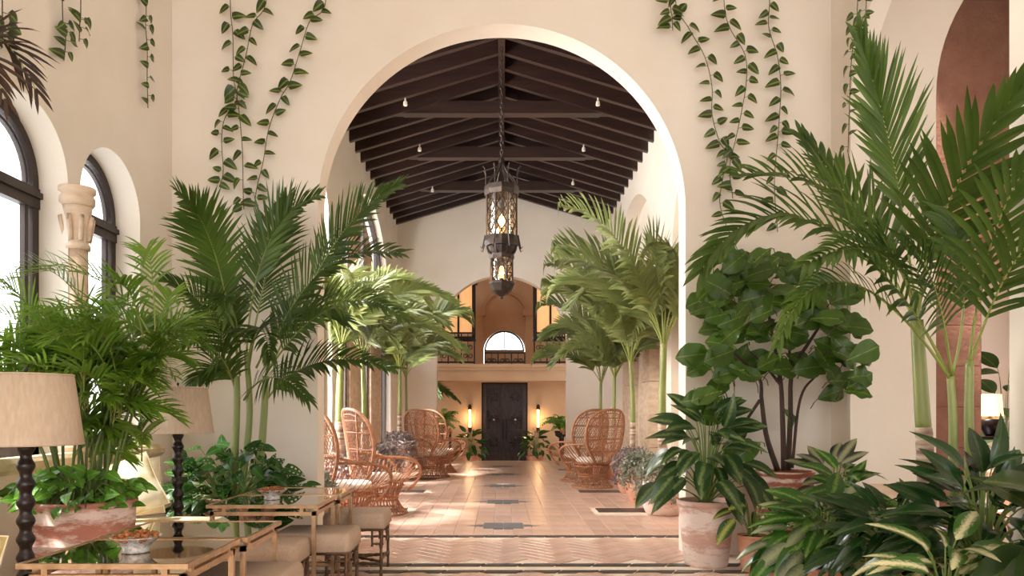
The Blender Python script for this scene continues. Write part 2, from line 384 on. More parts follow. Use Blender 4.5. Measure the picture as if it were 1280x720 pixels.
# rope borders: slanted dark tiles
me_r = MB().prism([(-.17, -.05, 0), (.12, -.05, 0), (.17, .05, 0), (-.12, .05, 0)], (0, 0, .008)).mesh('border_tile', 'tile_dark')
for (yy, par) in ((7.95, fn), (6.47, ft), (6.2, fl)):
    for i in range(-7, 12 if yy < 7 else 8):
        if abs(i*.31) < (2.35 if yy > 7 else 3.2): inst(me_r, 'border_tile', par, Matrix.Translation((i*.31, yy, 0)))
# herringbone
me_h = MB().cbox(-.055+.003, .055-.003, -.165+.003, .165-.003, 0, .008, .003).mesh('tile', 'tile')
def herring(par, y0, y1, x0, x1, cap):
    L_, W_ = .33, .11; k = 0; q = math.radians(45)
    for i in range(-40, 60):
        for j in range(-30, 30):
            for a in (0, 1):
                # block lattice of the classic herringbone
                bx = i*W_+j*L_; by = i*W_-j*L_
                cx, cy = (bx+L_/2, by+W_/2) if a == 0 else (bx+L_+W_/2-W_, by+W_+L_/2)
                if a == 1: cx = bx+W_/2; cy = by+W_+L_/2
                X = (cx*math.cos(q)-cy*math.sin(q)); Y = (cx*math.sin(q)+cy*math.cos(q))+y0+.5
                if x0 < X < x1 and y0 < Y < y1 and k < cap:
                    inst(me_h, 'tile', par, Matrix.Translation((X, Y, -.0002*((i+j) % 3))) @ Matrix.Rotation(q+(PI/2 if a == 0 else 0), 4, 'Z')); k += 1
herring(ft, 6.62, 7.82, -1.75, 1.75, 250)
herring(fl, 5.5, 6.12, -1.6, 2.4, 150)
# left wall with windows --------------------------------------------
WIN = [(3.77, .45), (4.82, .45), (5.87, .45)]
SILL, WSP = 1.0, 2.84
wl = struct(wall('wall_left', 'y', -HW, -HW-.3, -3, YA, CEIL, [(c, h, SILL, WSP, .45) for c, h in WIN], 'plaster'), 'plaster side wall with round-headed windows and a stone sill')
sl = MB(); sl.prism([(-HW-.02, 2.9, .92), (-HW+.07, 2.9, .92), (-HW+.1, 2.9, .95), (-HW+.1, 2.9, .99), (-HW+.08, 2.9, 1.02), (-HW-.02, 2.9, 1.02)], (0, 3.66, 0))
struct(sl.build('trim_1', 'sill_stone'), 'thick stone window sill running along the tan wall')
for k, (c, h) in enumerate(WIN):
    mb = MB(); x = -HW-.25; r = h
    def arc(rad, a0=0, a1=PI, nn=24, z=WSP): return [(x, c-rad*math.cos(a0+(a1-a0)*i/nn), z+rad*math.sin(a0+(a1-a0)*i/nn)) for i in range(nn+1)]
    def ring(r0, r1, d=.05):
        a, b = arc(r0), arc(r1)
        for i in range(24): mb.prism([a[i], a[i+1], b[i+1], b[i]], (d, 0, 0))
    ring(.45, .385); ring(.36, .34, .03)
    mb.box(x, x+.06, c-r, c+r, WSP-.16, WSP-.02); mb.box(x+.02, x+.08, c-r, c+r, WSP-.09, WSP-.05)
    for s in (-1, 1): mb.box(x, x+.05, c+s*r-(.07 if s > 0 else 0), c+s*r+(.07 if s < 0 else 0), SILL, WSP)
    for s in (-1, 1): mb.box(x+.01, x+.045, c+s*.32-.02, c+s*.32+.02, SILL+.05, WSP-.16)
    mb.box(x, x+.05, c-r, c+r, SILL, SILL+.09); mb.box(x+.01, x+.05, c-.03, c+.03, SILL, WSP-.1)
    wo = struct(mb.build('window_%d' % (k+1), 'window_frame'), 'dark timber arched window in the tan wall')
    for s in (-1, 1): MB().box(x+.02, x+.026, c+s*.22-.2, c+s*.22+.2, SILL+.08, WSP-.15).build('pane', 'glass', wo)
    MB().prism([(x+.02, c-.39, WSP-.03)]+[(x+.02, c-.39*math.cos(PI*i/16), WSP-.02+.39*math.sin(PI*i/16)) for i in range(17)]+[(x+.02, c+.39, WSP-.03)], (.006, 0, 0)).build('pane', 'glass', wo)
for k, yc in enumerate((4.295, 5.345)):
    t = thing('stone_column', ['carved stone colonnette left of the two tall windows', 'carved pale stone colonnette between the two arched windows'][k], 'column', (-HW+.02, yc, 1.02), group=None)
    MB().lathe([(.1, 0), (.1, .04), (.085, .07), (.09, .1), (.07, .13)], 20).build('base', 'travertine', t, smooth=True)
    MB().lathe([(.075, .13), (.078, .6), (.07, 1.4)], 20).build('shaft', 'travertine', t, smooth=True)
    cp = MB().lathe([(.085, 1.4), (.085, 1.43), (.072, 1.45), (.078, 1.55), (.092, 1.66), (.098, 1.7)], 20).build('capital', 'travertine', t, smooth=True)
    lv = MB()
    for j in range(8):
        a = 2*PI*j/8; ca, sa = math.cos(a), math.sin(a)
        lv.tube([(ca*.078, sa*.078, 1.46), (ca*.092, sa*.092, 1.56), (ca*.108, sa*.108, 1.63), (ca*.112, sa*.112, 1.6)], [.016, .02, .014, .006], 6)
    lv.build('leaf_carving', 'travertine', cp, smooth=True)
    MB().lathe([(.1, 1.7), (.115, 1.72), (.115, 1.76), (.1, 1.78), (.12, 1.8), (.12, 1.83)], 20).build('abacus', 'travertine', t, smooth=True)
# right wall with arched opening, aisle behind -----------------------
struct(wall('wall_outer', 'y', 8.6, 8.8, -3, 12.5, CEIL+.4, [(1.0, .8, .9, 2.6, .8), (5.4, .8, .9, 2.6, .8), (10.2, .8, .9, 2.6, .8)], 'plaster'), 'unseen wall added beside the side rooms, its openings sized for light')  # added out of view; wall and openings limit the side rooms' daylight
struct(wall('wall_back', 'x', -3.2, -3, -HW-.3, 9, CEIL, [(-1.5, 1.35, .0, 3.6, 1.35), (1.5, 1.35, .0, 3.6, 1.35), (6.0, 1.4, .4, 3.0, 1.4)], 'plaster'), 'unseen wall added behind the lounge, its arches shaping the daylight')  # added behind the camera; its arches meter the sky light from the back
struct(wall('wall_right', 'y', HW, HW+.16, -3, YA, CEIL, [(5.525, 1.025, 0, 3.9, .9), (3.1, .95, 0, 3.9, .9)], 'plaster'), 'cream side wall opening into the next room by a tall arch')
struct(MB().box(-HW-.3, 9, -3.2, YB, CEIL, CEIL+.2).build('ceiling', 'plaster'), 'plain ceiling of the lounge')
wa = struct(wall('wall_aisle', 'x', 7.0, 7.25, HW+.16, 9, 7, [(5.62, 1.66, 0, 4.17, 1.66)], 'plaster'), 'cream wall of the side room with its own tall arch')
struct(MB().cbox(HW+.16, 3.96, 6.95, 7.3, 0, .64, .01).build('baseboard_aisle', 'travertine'), 'pale stone plinth below the cream wall')
ps = struct(wall('wall_stone', 'x', 8.5, 8.8, 4.3, 9, 6.4, [(5.57, .26, 0, 2.55, .26), (6.9, .6, 0, 2.62, .6)], 'pink_stone'), 'pinkish stone wall beyond the side arch')
for i in range(9): MB().cbox(4.5, 5.285, 8.47, 8.52, i*.45+.003, i*.45+.447, .004).build('block', 'pink_stone', ps)
struct(MB().box(4.3, 9, 7.2, 12.6, 5.85, 6).build('ceiling_aisle', 'roof_deck'), 'dark ceiling of the room beyond the stone wall')
struct(MB().box(4.3, 9, 12.4, 12.6, 0, 6).build('wall_far_room', 'plaster'), 'cream wall of the far side room')
# nave side walls: two tall arches a side, pilasters within ------------
for s, nm in ((-1, 'left'), (1, 'right')):
    ops = [(9.95, 2.1, 0, 3.4, 2.1), (15.6, 2.8, 0, 2.85, 2.75)]
    struct(wall('wall_nave_'+nm, 'y', s*NW, s*(NW+.3), YB, YF, PLATE+.25, ops, 'plaster', n=48), 'white hall wall with two wide round arches, '+('window side' if s < 0 else 'stone pilaster side'))
    if s > 0:
        rw = struct(MB().box(NW+.3, NW+.4, YB, YF, 0, PLATE+.25).build('wall_niche_right', 'plaster'), 'white wall set back inside the hall arches')
        for (a, b) in ((8.3, 9.3), (10.5, 11.5), (12.6, 13.4), (14.4, 15.4), (16.6, 17.5)):
            for q in range(6): MB().cbox(NW+.1, NW+.32, a, b, q*.62+.004, q*.62+.616, .003).build('stone_block', 'travertine', rw)
    else:
        for k, (a, b) in enumerate(((8.5, 9.5), (10.4, 11.4), (12.55, 13.15), (13.75, 15.15), (15.95, 17.3))):
            pl = struct(MB().box(-NW-.3, -NW-.06, a, b, 0, 3.72).build('pilaster', 'travertine'), 'blush stone pier between dark hall windows')
            for q in range(6): MB().box(-NW-.062, -NW-.05, a+.01, b-.01, q*.62+.006, q*.62+.614).build('stone_block', 'travertine', pl)
        gaps = [(7.9, 8.5), (9.5, 10.4), (11.4, 12.05), (13.15, 13.75), (15.15, 15.95), (17.3, 18.4)]
        for k, (a, b) in enumerate(gaps):
            mb = MB(); x0, x1 = -NW-.2, -NW-.12
            for z in (0, 2.5, 3.6): mb.box(x0, x1, a, b, z, z+.12)
            for y in (a, b-.09, (a+b)/2-.04): mb.box(x0, x1, y, y+.09, 0, 3.7)
            wo = struct(mb.build('window_%d' % (4+k), 'window_frame'), 'tall dark-framed hall window between stone piers')
            MB().box(x0+.03, x0+.036, a+.05, b-.05, .1, 3.6).build('pane', 'glass', wo)
        # glazed lunette in each window arch
        for (c, h, sp, ri) in ((9.95, 2.1, 3.4, 2.1), (15.6, 2.8, 2.85, 2.75)):
            mb = MB(); x0 = -NW-.2
            def lp(a, f): return (x0, c-h*f*math.cos(a), sp+ri*f*math.sin(a))
            a0 = math.asin(min(1, max(0, (3.72-sp)/ri)))+.03
            for k in range(32):
                a, b = a0+(PI-2*a0)*k/32, a0+(PI-2*a0)*(k+1)/32; mb.prism([lp(a, 1), lp(b, 1), lp(b, .955), lp(a, .955)], (.08, 0, 0))
            for a in (PI*.3, PI*.5, PI*.7):
                e = lp(a, .97); mb.box(x0, x0+.06, e[1]-.04, e[1]+.04, 3.7, e[2])
            wo = struct(mb.build('window_lunette', 'window_frame'), 'dark-framed lunette window above the hall piers')
            MB().prism([lp(a0+(PI-2*a0)*k/32, .97) for k in range(33)], (.006, 0, 0)).build('pane', 'glass', wo)
# roof ---------------------------------------------------------------
def zr(x): return PLATE+PITCH*(NW-abs(x))
for s, nm in ((-1, 'left'), (1, 'right')):
    mb = MB(); mb.prism([(s*(NW+.4), YB, zr(NW+.4)+.2), (0, YB, zr(0)+.2), (0, YB, zr(0)+.25), (s*(NW+.4), YB, zr(NW+.4)+.25)], (0, YF-YB+.3, 0))
    rd = struct(mb.build('ceiling_nave_'+nm, 'roof_deck'), 'dark boarded slope of the hall roof')
me_raft = {}
for s in (-1, 1):
    mb = MB(); mb.prism([(s*(NW+.02), -.045, zr(NW)), (s*.04, -.045, zr(.04)), (s*.04, -.045, zr(.04)+.2), (s*(NW+.02), -.045, zr(NW)+.2)], (0, .09, 0)); me_raft[s] = mb.mesh('rafter', 'timber')
    mb = MB(); mb.prism([(s*NW, -.048, zr(NW)-.012), (s*.04, -.048, zr(.04)-.012), (s*.04, -.048, zr(.04)), (s*NW, -.048, zr(NW))], (0, .096, 0)); me_raft[(s, 1)] = mb.mesh('lower_edge', 'timber')
for s, nm in ((-1, 'left'), (1, 'right')):
    par = bpy.data.objects['ceiling_nave_'+nm]
    for i in range(23):
        r_ = inst(me_raft[s], 'rafter', par, Matrix.Translation((0, 7.5+i*.54, 0))); inst(me_raft[(s, 1)], 'lower_edge', r_)
struct(MB().box(-.05, .05, YB, YF, zr(0)-.06, zr(0)+.2).build('trim_2', 'timber'), 'dark ridge beam along the hall roof')
for k, y in enumerate((13.0, 15.25, 17.5)):
    b = struct(MB().box(-1.85, 1.85, y-.09, y+.09, zr(1.664), zr(1.664)+.2).build('collar_beam', 'timber'), 'dark timber collar beam across the hall roof')
    MB().box(-1.664, 1.664, y-.1, y+.1, zr(1.664)-.012, zr(1.664)).build('lower_edge', 'timber', b)
    MB().box(-.06, .06, y-.06, y+.06, zr(1.664)+.2, zr(0)).build('king_post', 'timber', b)
for (u, v) in ((513, 127), (741, 126), (528, 182), (727, 180), (541, 222), (715, 220), (552, 253), (705, 250)):
    x = (1.55 if u > U0 else -1.55); Y = 1.55*FPX/abs(u-U0)
    Y = 7.5+round((Y-7.5)/.54)*.54
    if any(abs(Y-b_) < .2 for b_ in (13.0, 15.25, 17.5)): Y -= .54
    t = thing('ceiling_spotlight', 'small white spotlight under the rafters, '+('window side' if u < U0 else 'stone pier side')+', '+{127: 'before the first collar beam', 126: 'before the first collar beam', 182: 'between first and second collar beams', 180: 'between first and second collar beams', 222: 'between second and third collar beams', 220: 'between second and third collar beams'}.get(v, 'beyond the third collar beam'), 'spotlight', (x, Y, zr(1.55)-.012), group='small spotlights under the rafters')
    MB().lathe([(.012, -.06), (.012, 0)], 8).build('stem', 'white_metal', t); MB().lathe([(.02, -.13), (.035, -.12), (.03, -.06), (.012, -.05)], 10).build('head', 'white_metal', t)
# far arch wall and entrance hall -------------------------------------
struct(wall('wall_far_arch', 'x', YF, YF+.35, -NW-.5, NW+.5, lambda x: zr(x)+.22, [(0, AR+.02, 0, ASP, 1.675)], 'plaster', n=48), 'cream gable wall with a round arch at the end of the hall')
YD = 23.0; VF = -.6
struct(MB().box(-4.5, 4.5, YF+.35, 26.2, VF-.2, VF).build('floor_entrance', 'tile'), 'terracotta floor of the sunken entrance hall')
st = struct(MB().box(-1.66, 1.66, YF+.35, YF+.65, VF, -.2).build('entrance_step', 'travertine'), 'stone steps down into the entrance hall')
MB().box(-1.66, 1.66, YF+.65, YF+.95, VF, -.4).build('tread', 'travertine', st)
struct(wall('wall_door', 'x', YD, YD+.25, -4.4, 4.4, 2.25, [(.09, .69, VF, 2.16, 0)], 'plaster_ochre', z0=VF), 'ochre wall around the dark double door')
struct(MB().box(-4.4, -4.2, YF+.35, 26, VF, 7).build('wall_entrance_left', 'plaster_ochre')); struct(MB().box(4.2, 4.4, YF+.35, 26, VF, 7).build('wall_entrance_right', 'plaster_ochre'))
struct(MB().box(-4.4, 4.4, YF+.3, 26.2, 7, 7.2).build('ceiling_entrance', 'plaster_ochre'))
# gallery slab with moulded edge
mb = MB(); YG = 22.0; sG = FPX/YG
zb = lambda v: CH+(V0-v)*YG/FPX
mb.box(-4.2, 4.2, YG, 25.5, zb(476), zb(461)); mb.box(-4.2, 4.2, YG-.05, YG, zb(463), zb(459)); mb.box(-4.2, 4.2, YG-.09, YG+.1, zb(459), zb(455))
struct(mb.build('gallery_ledge', 'plaster_ochre'), 'ochre moulded balcony ledge above the entrance')
GZ = zb(455)
YW = 25.3
gw = struct(wall('wall_gallery', 'x', YW, YW+.3, -4.2, 4.2, 7, [(.09, 26*YW/FPX, GZ, CH+(V0-438)*YW/FPX, 25*YW/FPX)], 'plaster_ochre', z0=GZ-.4), 'ochre gallery wall with a half-round window')
# blind arch moulding on gallery wall
mb = MB(); yy = YW-.12; q = YW/FPX
cx = .09; ra = 25.5*q*1.02; zs = CH+(V0-392)*q
pts = [(cx-ra*math.cos(PI*i/24), yy, zs+ra*math.sin(PI*i/24)) for i in range(25)]
mb.tube(pts, .04, 6)
mb.build('arch_moulding', 'plaster_ochre', gw)
for s in (-1, 1):
    m2 = MB(); xx = cx+s*31*q; m2.box(xx-.13, xx+.13, yy-.08, YW, GZ, zs-.1); m2.box(xx-.2, xx+.2, yy-.14, YW, zs-.1, zs+.12); m2.build('pilaster', 'plaster_ochre', gw)
# half-round window with spokes
mb = MB(); zc = CH+(V0-438)*q; rw = 25*q; yq = YW+.1
def gp(a, r): return (cx-r*math.cos(a), yq, zc+r*math.sin(a))
for i in range(24):
    a, b = PI*i/24, PI*(i+1)/24; mb.prism([gp(a, rw), gp(b, rw), gp(b, rw*.92), gp(a, rw*.92)], (0, .06, 0))
for a in (PI/4, PI/2, 3*PI/4): mb.bar(gp(a, .05), gp(a, rw), .02, .02)
mb.box(cx-rw, cx+rw, yq, yq+.06, zc-.05, zc+.03)
wo = struct(mb.build('window_10', 'iron_dark'), 'half-round window with radiating bars over the gallery')
MB().prism([gp(PI*i/20, rw*.95) for i in range(21)], (0, .01, 0)).build('pane', 'glass', wo)
struct(MB().box(cx-rw, cx+rw, YW+.02, YW+.28, GZ-.1, zc-.02).build('window_apron', 'plaster_ochre'), 'ochre panel under the half-round window')
# ---------------------------------------------------------------- far end: door, rails, sconces, lantern boxes, plants
DX0, DX1, DZ = .09-.66, .09+.66, 2.14
d = bpy.data.objects.new('door_1', None); C.objects.link(d); d.location = (.09, YD+.06, VF); struct(d, 'dark carved double door with flower panels')
mb = MB(); mb.box(-.7, -.64, -.03, .1, 0, DZ-VF+.03); mb.box(.64, .7, -.03, .1, 0, DZ-VF+.03); mb.box(-.7, .7, -.03, .1, DZ-VF-.03, DZ-VF+.03); mb.build('frame', 'iron_dark', d)
H = DZ-VF
for s in (-1, 1):
    x0, x1 = (-.64, -.004) if s < 0 else (.004, .64)
    lf = MB().box(x0, x1, .045, .085, 0, H-.03).build('door_leaf', 'door_wood', d)
    fr = MB()
    for (a, b) in ((x0, x0+.1), (x1-.1, x1)): fr.box(a, b, -.05, .05, .02, H-.04)
    zs_ = [0.02, .62, 1.3, 2.0, H-.04]
    for (za, zb_) in ((.02, .66), (1.27, 1.36), (1.93, 2.02), (H-.13, H-.04)): fr.box(x0+.1, x1-.1, -.04, .05, za, zb_)
    fr.build('stile_frame', 'door_wood', lf)
    cxp = (x0+x1)/2
    for (za, zb_) in ((.66, 1.27), (1.36, 1.93), (2.02, H-.13)):
        fl_ = MB(); zc_ = (za+zb_)/2
        for k in range(8):
            a = PI*k/4; e = V((math.cos(a), 0, math.sin(a))); p = V((cxp, .042, zc_)); L_ = .19 if k % 2 else .2; n_ = V((-e.z, 0, e.x))
            fl_.add([p+e*.03, p+e*L_*.6+n_*.045, p+e*L_, p+e*L_*.6-n_*.045, p+e*L_*.55+V((0, -.025, 0))], [(0, 1, 4), (1, 2, 4), (2, 3, 4), (3, 0, 4)])
        fl_.tube([(cxp+(.03)*math.cos(PI*i/6), .036, zc_+.03*math.sin(PI*i/6)) for i in range(12)], .01, 5, closed=True)
        fl_.build('flower_carving', 'door_wood', lf)
        if za == 1.36: MB().lathe([(0, -.03), (.026, -.02), (.034, 0), (.026, .02), (0, .03)], 12, (cxp, .02, zc_)).build('knob', 'white_metal', lf, smooth=True)  # white colour stands in for the bright reflections on the knob
    xs = x1-.05 if s < 0 else x0+.05
    MB().tube([(xs, -.045, 1.05), (xs, -.1, 1.1), (xs, -.1, 1.6), (xs, -.045, 1.65)], .014, 6).build('pull_handle', 'iron_dark', lf)
for k, u in enumerate((587.5, 672.5)):
    p = P(u, 523, YD); t = thing('wall_sconce', ['glowing tube wall sconce on the ochre wall left of the dark double door', 'glowing tube wall sconce on the ochre wall right of the dark double door'][k], 'sconce', (p.x, YD-.07, p.z))
    MB().lathe([(.035, -.26), (.035, .26)], 10).build('bulb_tube', 'sconce_glow', t, smooth=True)
    for s in (-1, 1): MB().lathe([(.05, s*.26), (.05, s*.38), (.02, s*.4)], 10).build('end_cap', 'iron_dark', t)
    MB().box(-.03, .03, .0, .07, -.42, .42).build('backplate', 'iron_dark', t)
    ld = bpy.data.lights.new('sconce_light', 'POINT'); ld.energy = 5; ld.color = (1, .72, .42); ld.shadow_soft_size = .08; lo = bpy.data.objects.new('sconce_light', ld); C.objects.link(lo); lo.location = (p.x, YD-.22, p.z)
def scroll(mb, x, y, z, r, turns=1.4, flip=1, rad=.012):
    mb.tube([(x+flip*r*(1-.6*i/18)*math.cos(turns*2*PI*i/18), y, z+r*(1-.6*i/18)*math.sin(turns*2*PI*i/18)) for i in range(19)], rad, 4)
def railing(name, label, x0, x1, y, z0, h, bulge=0):
    t = thing(name, label, 'railing', ((x0+x1)/2, y, z0)); w_ = (x1-x0)/2
    MB().box(-w_, w_, -.025, .025, h-.05, h).build('top_rail', 'iron_dark', t); MB().box(-w_, w_, -.02, .02, .03, .08).build('bottom_rail', 'iron_dark', t)
    n = max(3, int(w_*2/.33))
    for i in range(n+1):
        x = -w_+2*w_*i/n; MB().box(x-.018, x+.018, -.018, .018, 0, h).build('post', 'iron_dark', t)
    mb = MB()
    for i in range(n):
        x = -w_+2*w_*(i+.5)/n; r = w_/n*.8
        for zz in (.25, .52, .78):
            if zz*1.0 < h: scroll(mb, x-r*.45, 0, zz*h, r*.5, 1.3, 1); scroll(mb, x+r*.45, 0, zz*h, r*.5, 1.3, -1)
        mb.tube([(x, 0, .06), (x, 0, h)], .01, 4)
    mb.build('scrollwork', 'iron_dark', t)
qG = YG/FPX
hr = (V0-415)*qG+CH-GZ
railing('balcony_railing', 'scrolled iron balcony railing under the left lantern box', P(549, 0, YG).x-.5, P(593, 0, YG).x, YG+.05, GZ, hr)
railing('balcony_railing', 'scrolled iron balcony railing under the right lantern box', P(668, 0, YG).x, P(705, 0, YG).x+.6, YG+.05, GZ, hr)
railing('balcony_railing', 'bowed iron balcony railing below the half-round window', P(606, 0, YG).x, P(656, 0, YG).x, YG+.02, GZ, (V0-440)*qG+CH-GZ)
for k, (u0, u1) in enumerate(((555, 592), (669, 706))):
    a, b = P(u0, 415, YG+1).x, P(u1, 415, YG+1).x; z0, z1 = GZ+hr-.1, CH+(V0-352)*(YG+1)/FPX; wd = (b-a)/2
    t = thing('hanging_lantern', ['tall amber-panelled lantern box in black frame, left gallery bay', 'tall amber-panelled lantern box in black frame, right gallery bay'][k], 'lantern', ((a+b)/2, YG+1.2, z0))
    hh = z1-z0
    for i, (sx, sy) in enumerate(((-1, -1), (1, -1), (1, 1), (-1, 1))): MB().box(sx*wd-.04, sx*wd+.04, sy*.4-.04, sy*.4+.04, 0, hh).build('post', 'iron_dark', t)
    MB().box(-.03, .03, -.44, -.38, 0, hh).build('mullion', 'iron_dark', t)
    for (sx) in (-1, 1): MB().box(sx*wd/2-wd/2+.03, sx*wd/2+wd/2-.03, -.4, -.39, .12, hh-.1).build('panel', 'lantern_panel', t)
    for (sx) in (-1, 1): MB().box(sx*wd-.005, sx*wd+.005, -.38, .38, .12, hh-.1).build('panel', 'lantern_panel', t)
    MB().box(-wd-.06, wd+.06, -.46, .46, -.02, .05).build('base_plate', 'iron_dark', t); MB().box(-wd-.1, wd+.1, -.5, .5, hh, hh+.1).box(-.02, .02, -.02, .02, hh, 7-z0).build('cap', 'iron_dark', t)
struct(MB().box(-.7, .85, YD+.2, YD+.24, VF, 2.2).build('door_sky_block', 'door_wood'), 'dark board added behind the double door to block the sky')  # added backing that stops sky light showing between the door leaves
# chandelier --------------------------------------------------------
YL = 11.5; qL = YL/FPX
t = thing('lantern_chandelier', 'tall wrought-iron two-tier lantern hanging on a chain from the ridge', 'chandelier', (0, YL, 0))
def zl(v): return CH+(V0-v)*qL
ch = MB(); z = zl(196); k = 0
while z < zr(0)-.06:
    ax = (1, 0) if k % 2 else (0, 1)
    ch.tube([(ax[0]*.022*math.cos(2*PI*i/10), ax[1]*.022*math.cos(2*PI*i/10), z+.045*math.sin(2*PI*i/10)) for i in range(10)], .008, 4, closed=True); z += .07; k += 1
ch.build('chain', 'iron', t)
def oct_(r, z, n=8): return [V((r*math.cos(2*PI*i/n+PI/8), r*math.sin(2*PI*i/n+PI/8), z)) for i in range(n)]
def tier(r, zt, zb, bh, spikes, tip):
    tp = MB(); tp.lathe([(r*1.06, zt-bh), (r*1.1, zt-bh*.5), (r*1.06, zt)], 8).build('top_band', 'iron', t)
    bt = MB(); bt.lathe([(r*1.02, zb), (r*1.12, zb+bh*.5), (r*1.04, zb+bh)], 8).build('bottom_band', 'iron', t)
    A, B = oct_(r, zt-bh), oct_(r, zb+bh)
    for i in range(8): MB().tube([A[i], B[i]], .014, 5).build('corner_bar', 'iron', t)
    for i in range(8):
        j = (i+1) % 8; mb = MB()
        for q0 in (.3, .7):
            pts = []
            for m_ in range(17):
                f = m_/16; wv = q0+.2*math.sin(f*PI*5+(0 if q0 < .5 else PI)); pts.append(A[i].lerp(A[j], wv).lerp(B[i].lerp(B[j], wv), f))
            mb.tube(pts, .008, 4)
        for f in (.2, .5, .8):
            c = A[i].lerp(A[j], .5).lerp(B[i].lerp(B[j], .5), f); e = (A[j]-A[i]).normalized()
            mb.tube([c+e*.04*math.cos(2*PI*w/8)+V((0, 0, .06*math.sin(2*PI*w/8))) for w in range(8)], .006, 4, closed=True)
        mb.build('scroll_panel', 'iron', t)
    MB().lathe([(r*.93, zb+bh), (r*.93, zt-bh)], 16, cap=False).build('glass_cylinder', 'glass_amber', t, smooth=True)
    zm = zb+(zt-zb)*.42
    MB().lathe([(.0, zm-.09), (.035, zm-.06), (.05, zm), (.03, zm+.06), (.02, zm+.1)], 12).build('bulb', 'bulb', t, smooth=True)
    MB().lathe([(.03, zm+.1), (.045, zm+.14), (.04, zm+.3), (.02, zt-bh)], 10).build('lamp_holder', 'iron', t)
    if spikes:
        for i in range(8):
            a = A[i]*1.05; o = V((a.x, a.y, 0)).normalized()
            MB().tube([V((a.x, a.y, zt)), V((a.x, a.y, zt+.16)), V((a.x, a.y, zt+.24))+o*.02, V((a.x, a.y, zt+.27))+o*.05, V((a.x, a.y, zt+.24))+o*.07], [.012, .01, .009, .007, .004], 5).build('spike', 'iron', t)
            b = B[i]*1.1; MB().tube([V((b.x, b.y, zb+bh)), V((b.x, b.y, zb))+o*.03, V((b.x, b.y, zb-.06))+o*.05, V((b.x, b.y, zb-.03))+o*.08], [.014, .012, .01, .005], 5).build('curl', 'iron', t)
    return zt
r1 = 20*qL; tier(r1, zl(233), zl(308), 12*qL, True, 0)
r2 = 14.5*qL; tier(r2, zl(318), zl(358), 6*qL, False, 0)
mb = MB()
for i in range(8):
    a = oct_(r1, 0)[i]; mb.tube(bez([(a.x, a.y, zl(233)), (a.x*.9, a.y*.9, zl(222)), (a.x*.15, a.y*.15, zl(218)), (a.x*.12, a.y*.12, zl(198))], 8), .012, 5)
mb.lathe([(.02, zl(205)), (.05, zl(202)), (.03, zl(198)), (.02, zl(195))], 8); mb.build('crown', 'iron', t)
mb = MB()
for i in range(8):
    a = oct_(r1, 0)[i]; mb.tube(bez([(a.x, a.y, zl(308)), (a.x*.95, a.y*.95, zl(316)), (a.x*.6, a.y*.6, zl(319))], 6), .014, 5)
mb.lathe([(r2, zl(319)), (r2*1.1, zl(316)), (r1*.9, zl(309))], 8, cap=False); mb.build('middle_cup', 'iron', t)
mb = MB()
mb.lathe([(.0, zl(374)), (.03, zl(373)), (.015, zl(371)), (r2*.5, zl(368)), (r2*.85, zl(364)), (r2*1.02, zl(358))], 8)
mb.build('bottom_cup', 'iron', t)
for zz in (zl(280), zl(340)):
    ld = bpy.data.lights.new('lantern_light', 'POINT'); ld.energy = 8; ld.color = (1, .75, .45); ld.shadow_soft_size = .05; lo = bpy.data.objects.new('lantern_light', ld); C.objects.link(lo); lo.location = (.06, YL-.02, zz)
# ---------------------------------------------------------------- furniture
# mirror-topped brass tables
def side_table(label, x0, x1, y0, y1, zt=.7):
    t = thing('mirror_table', label, 'table', ((x0+x1)/2, (y0+y1)/2, 0)); w_, d_ = (x1-x0)/2, (y1-y0)/2; r = .012
    for sx in (-1, 1):
        for sy in (-1, 1): MB().box(sx*(w_-.03)-r, sx*(w_-.03)+r, sy*(d_-.03)-r, sy*(d_-.03)+r, 0, zt-.055).build('leg', 'brass', t)
    mb = MB(); z = zt-.055
    for s in (-1, 1): mb.box(-w_+.018, w_-.018, s*(d_-.03)-r, s*(d_-.03)+r, z-.012, z+.012); mb.box(s*(w_-.03)-r, s*(w_-.03)+r, -d_+.018, d_-.018, z-.012, z+.012)
    mb.build('under_frame', 'brass', t)
    for s in (-1, 1):
        for q in (-.7, .7):
            MB().box(s*(w_-.03)-.012, s*(w_-.03)+.012, q*d_-.012, q*d_+.012, z+.012, zt-.018).build('spacer_block', 'brass', t)
            MB().box(q*w_-.012, q*w_+.012, s*(d_-.03)-.012, s*(d_-.03)+.012, z+.012, zt-.018).build('spacer_block', 'brass', t)
    mb = MB()
    for s in (-1, 1): mb.box(-w_, w_, s*d_-(.016 if s > 0 else 0), s*d_+(.016 if s < 0 else 0), zt-.018, zt+.003); mb.box(s*w_-(.016 if s > 0 else 0), s*w_+(.016 if s < 0 else 0), -d_+.016, d_-.016, zt-.018, zt+.003)
    mb.build('rim', 'brass', t); MB().box(-w_+.016, w_-.016, -d_+.016, d_-.016, zt-.014, zt).build('mirror_top', 'mirror', t)
    mb = MB()
    for s in (-1, 1): mb.box(-w_+.03, w_-.03, s*(d_-.03)-.008, s*(d_-.03)+.008, .2, .216)
    mb.build('low_stretcher', 'brass', t)
side_table('mirror-topped brass table holding the larger nut bowl, beside the oval terracotta planter', -1.9, -1.225, 3.0, 3.6)
side_table('mirror-topped brass table with an empty top, joined behind the larger nut bowl', -1.91, -1.2, 3.625, 4.19)
side_table('mirror-topped brass table holding the nut bowl in front of the swiss-cheese vine', -1.88, -1.17, 4.88, 5.49)
side_table('mirror-topped brass table with an empty top, closest to the rattan chairs', -1.88, -1.15, 5.515, 6.02)
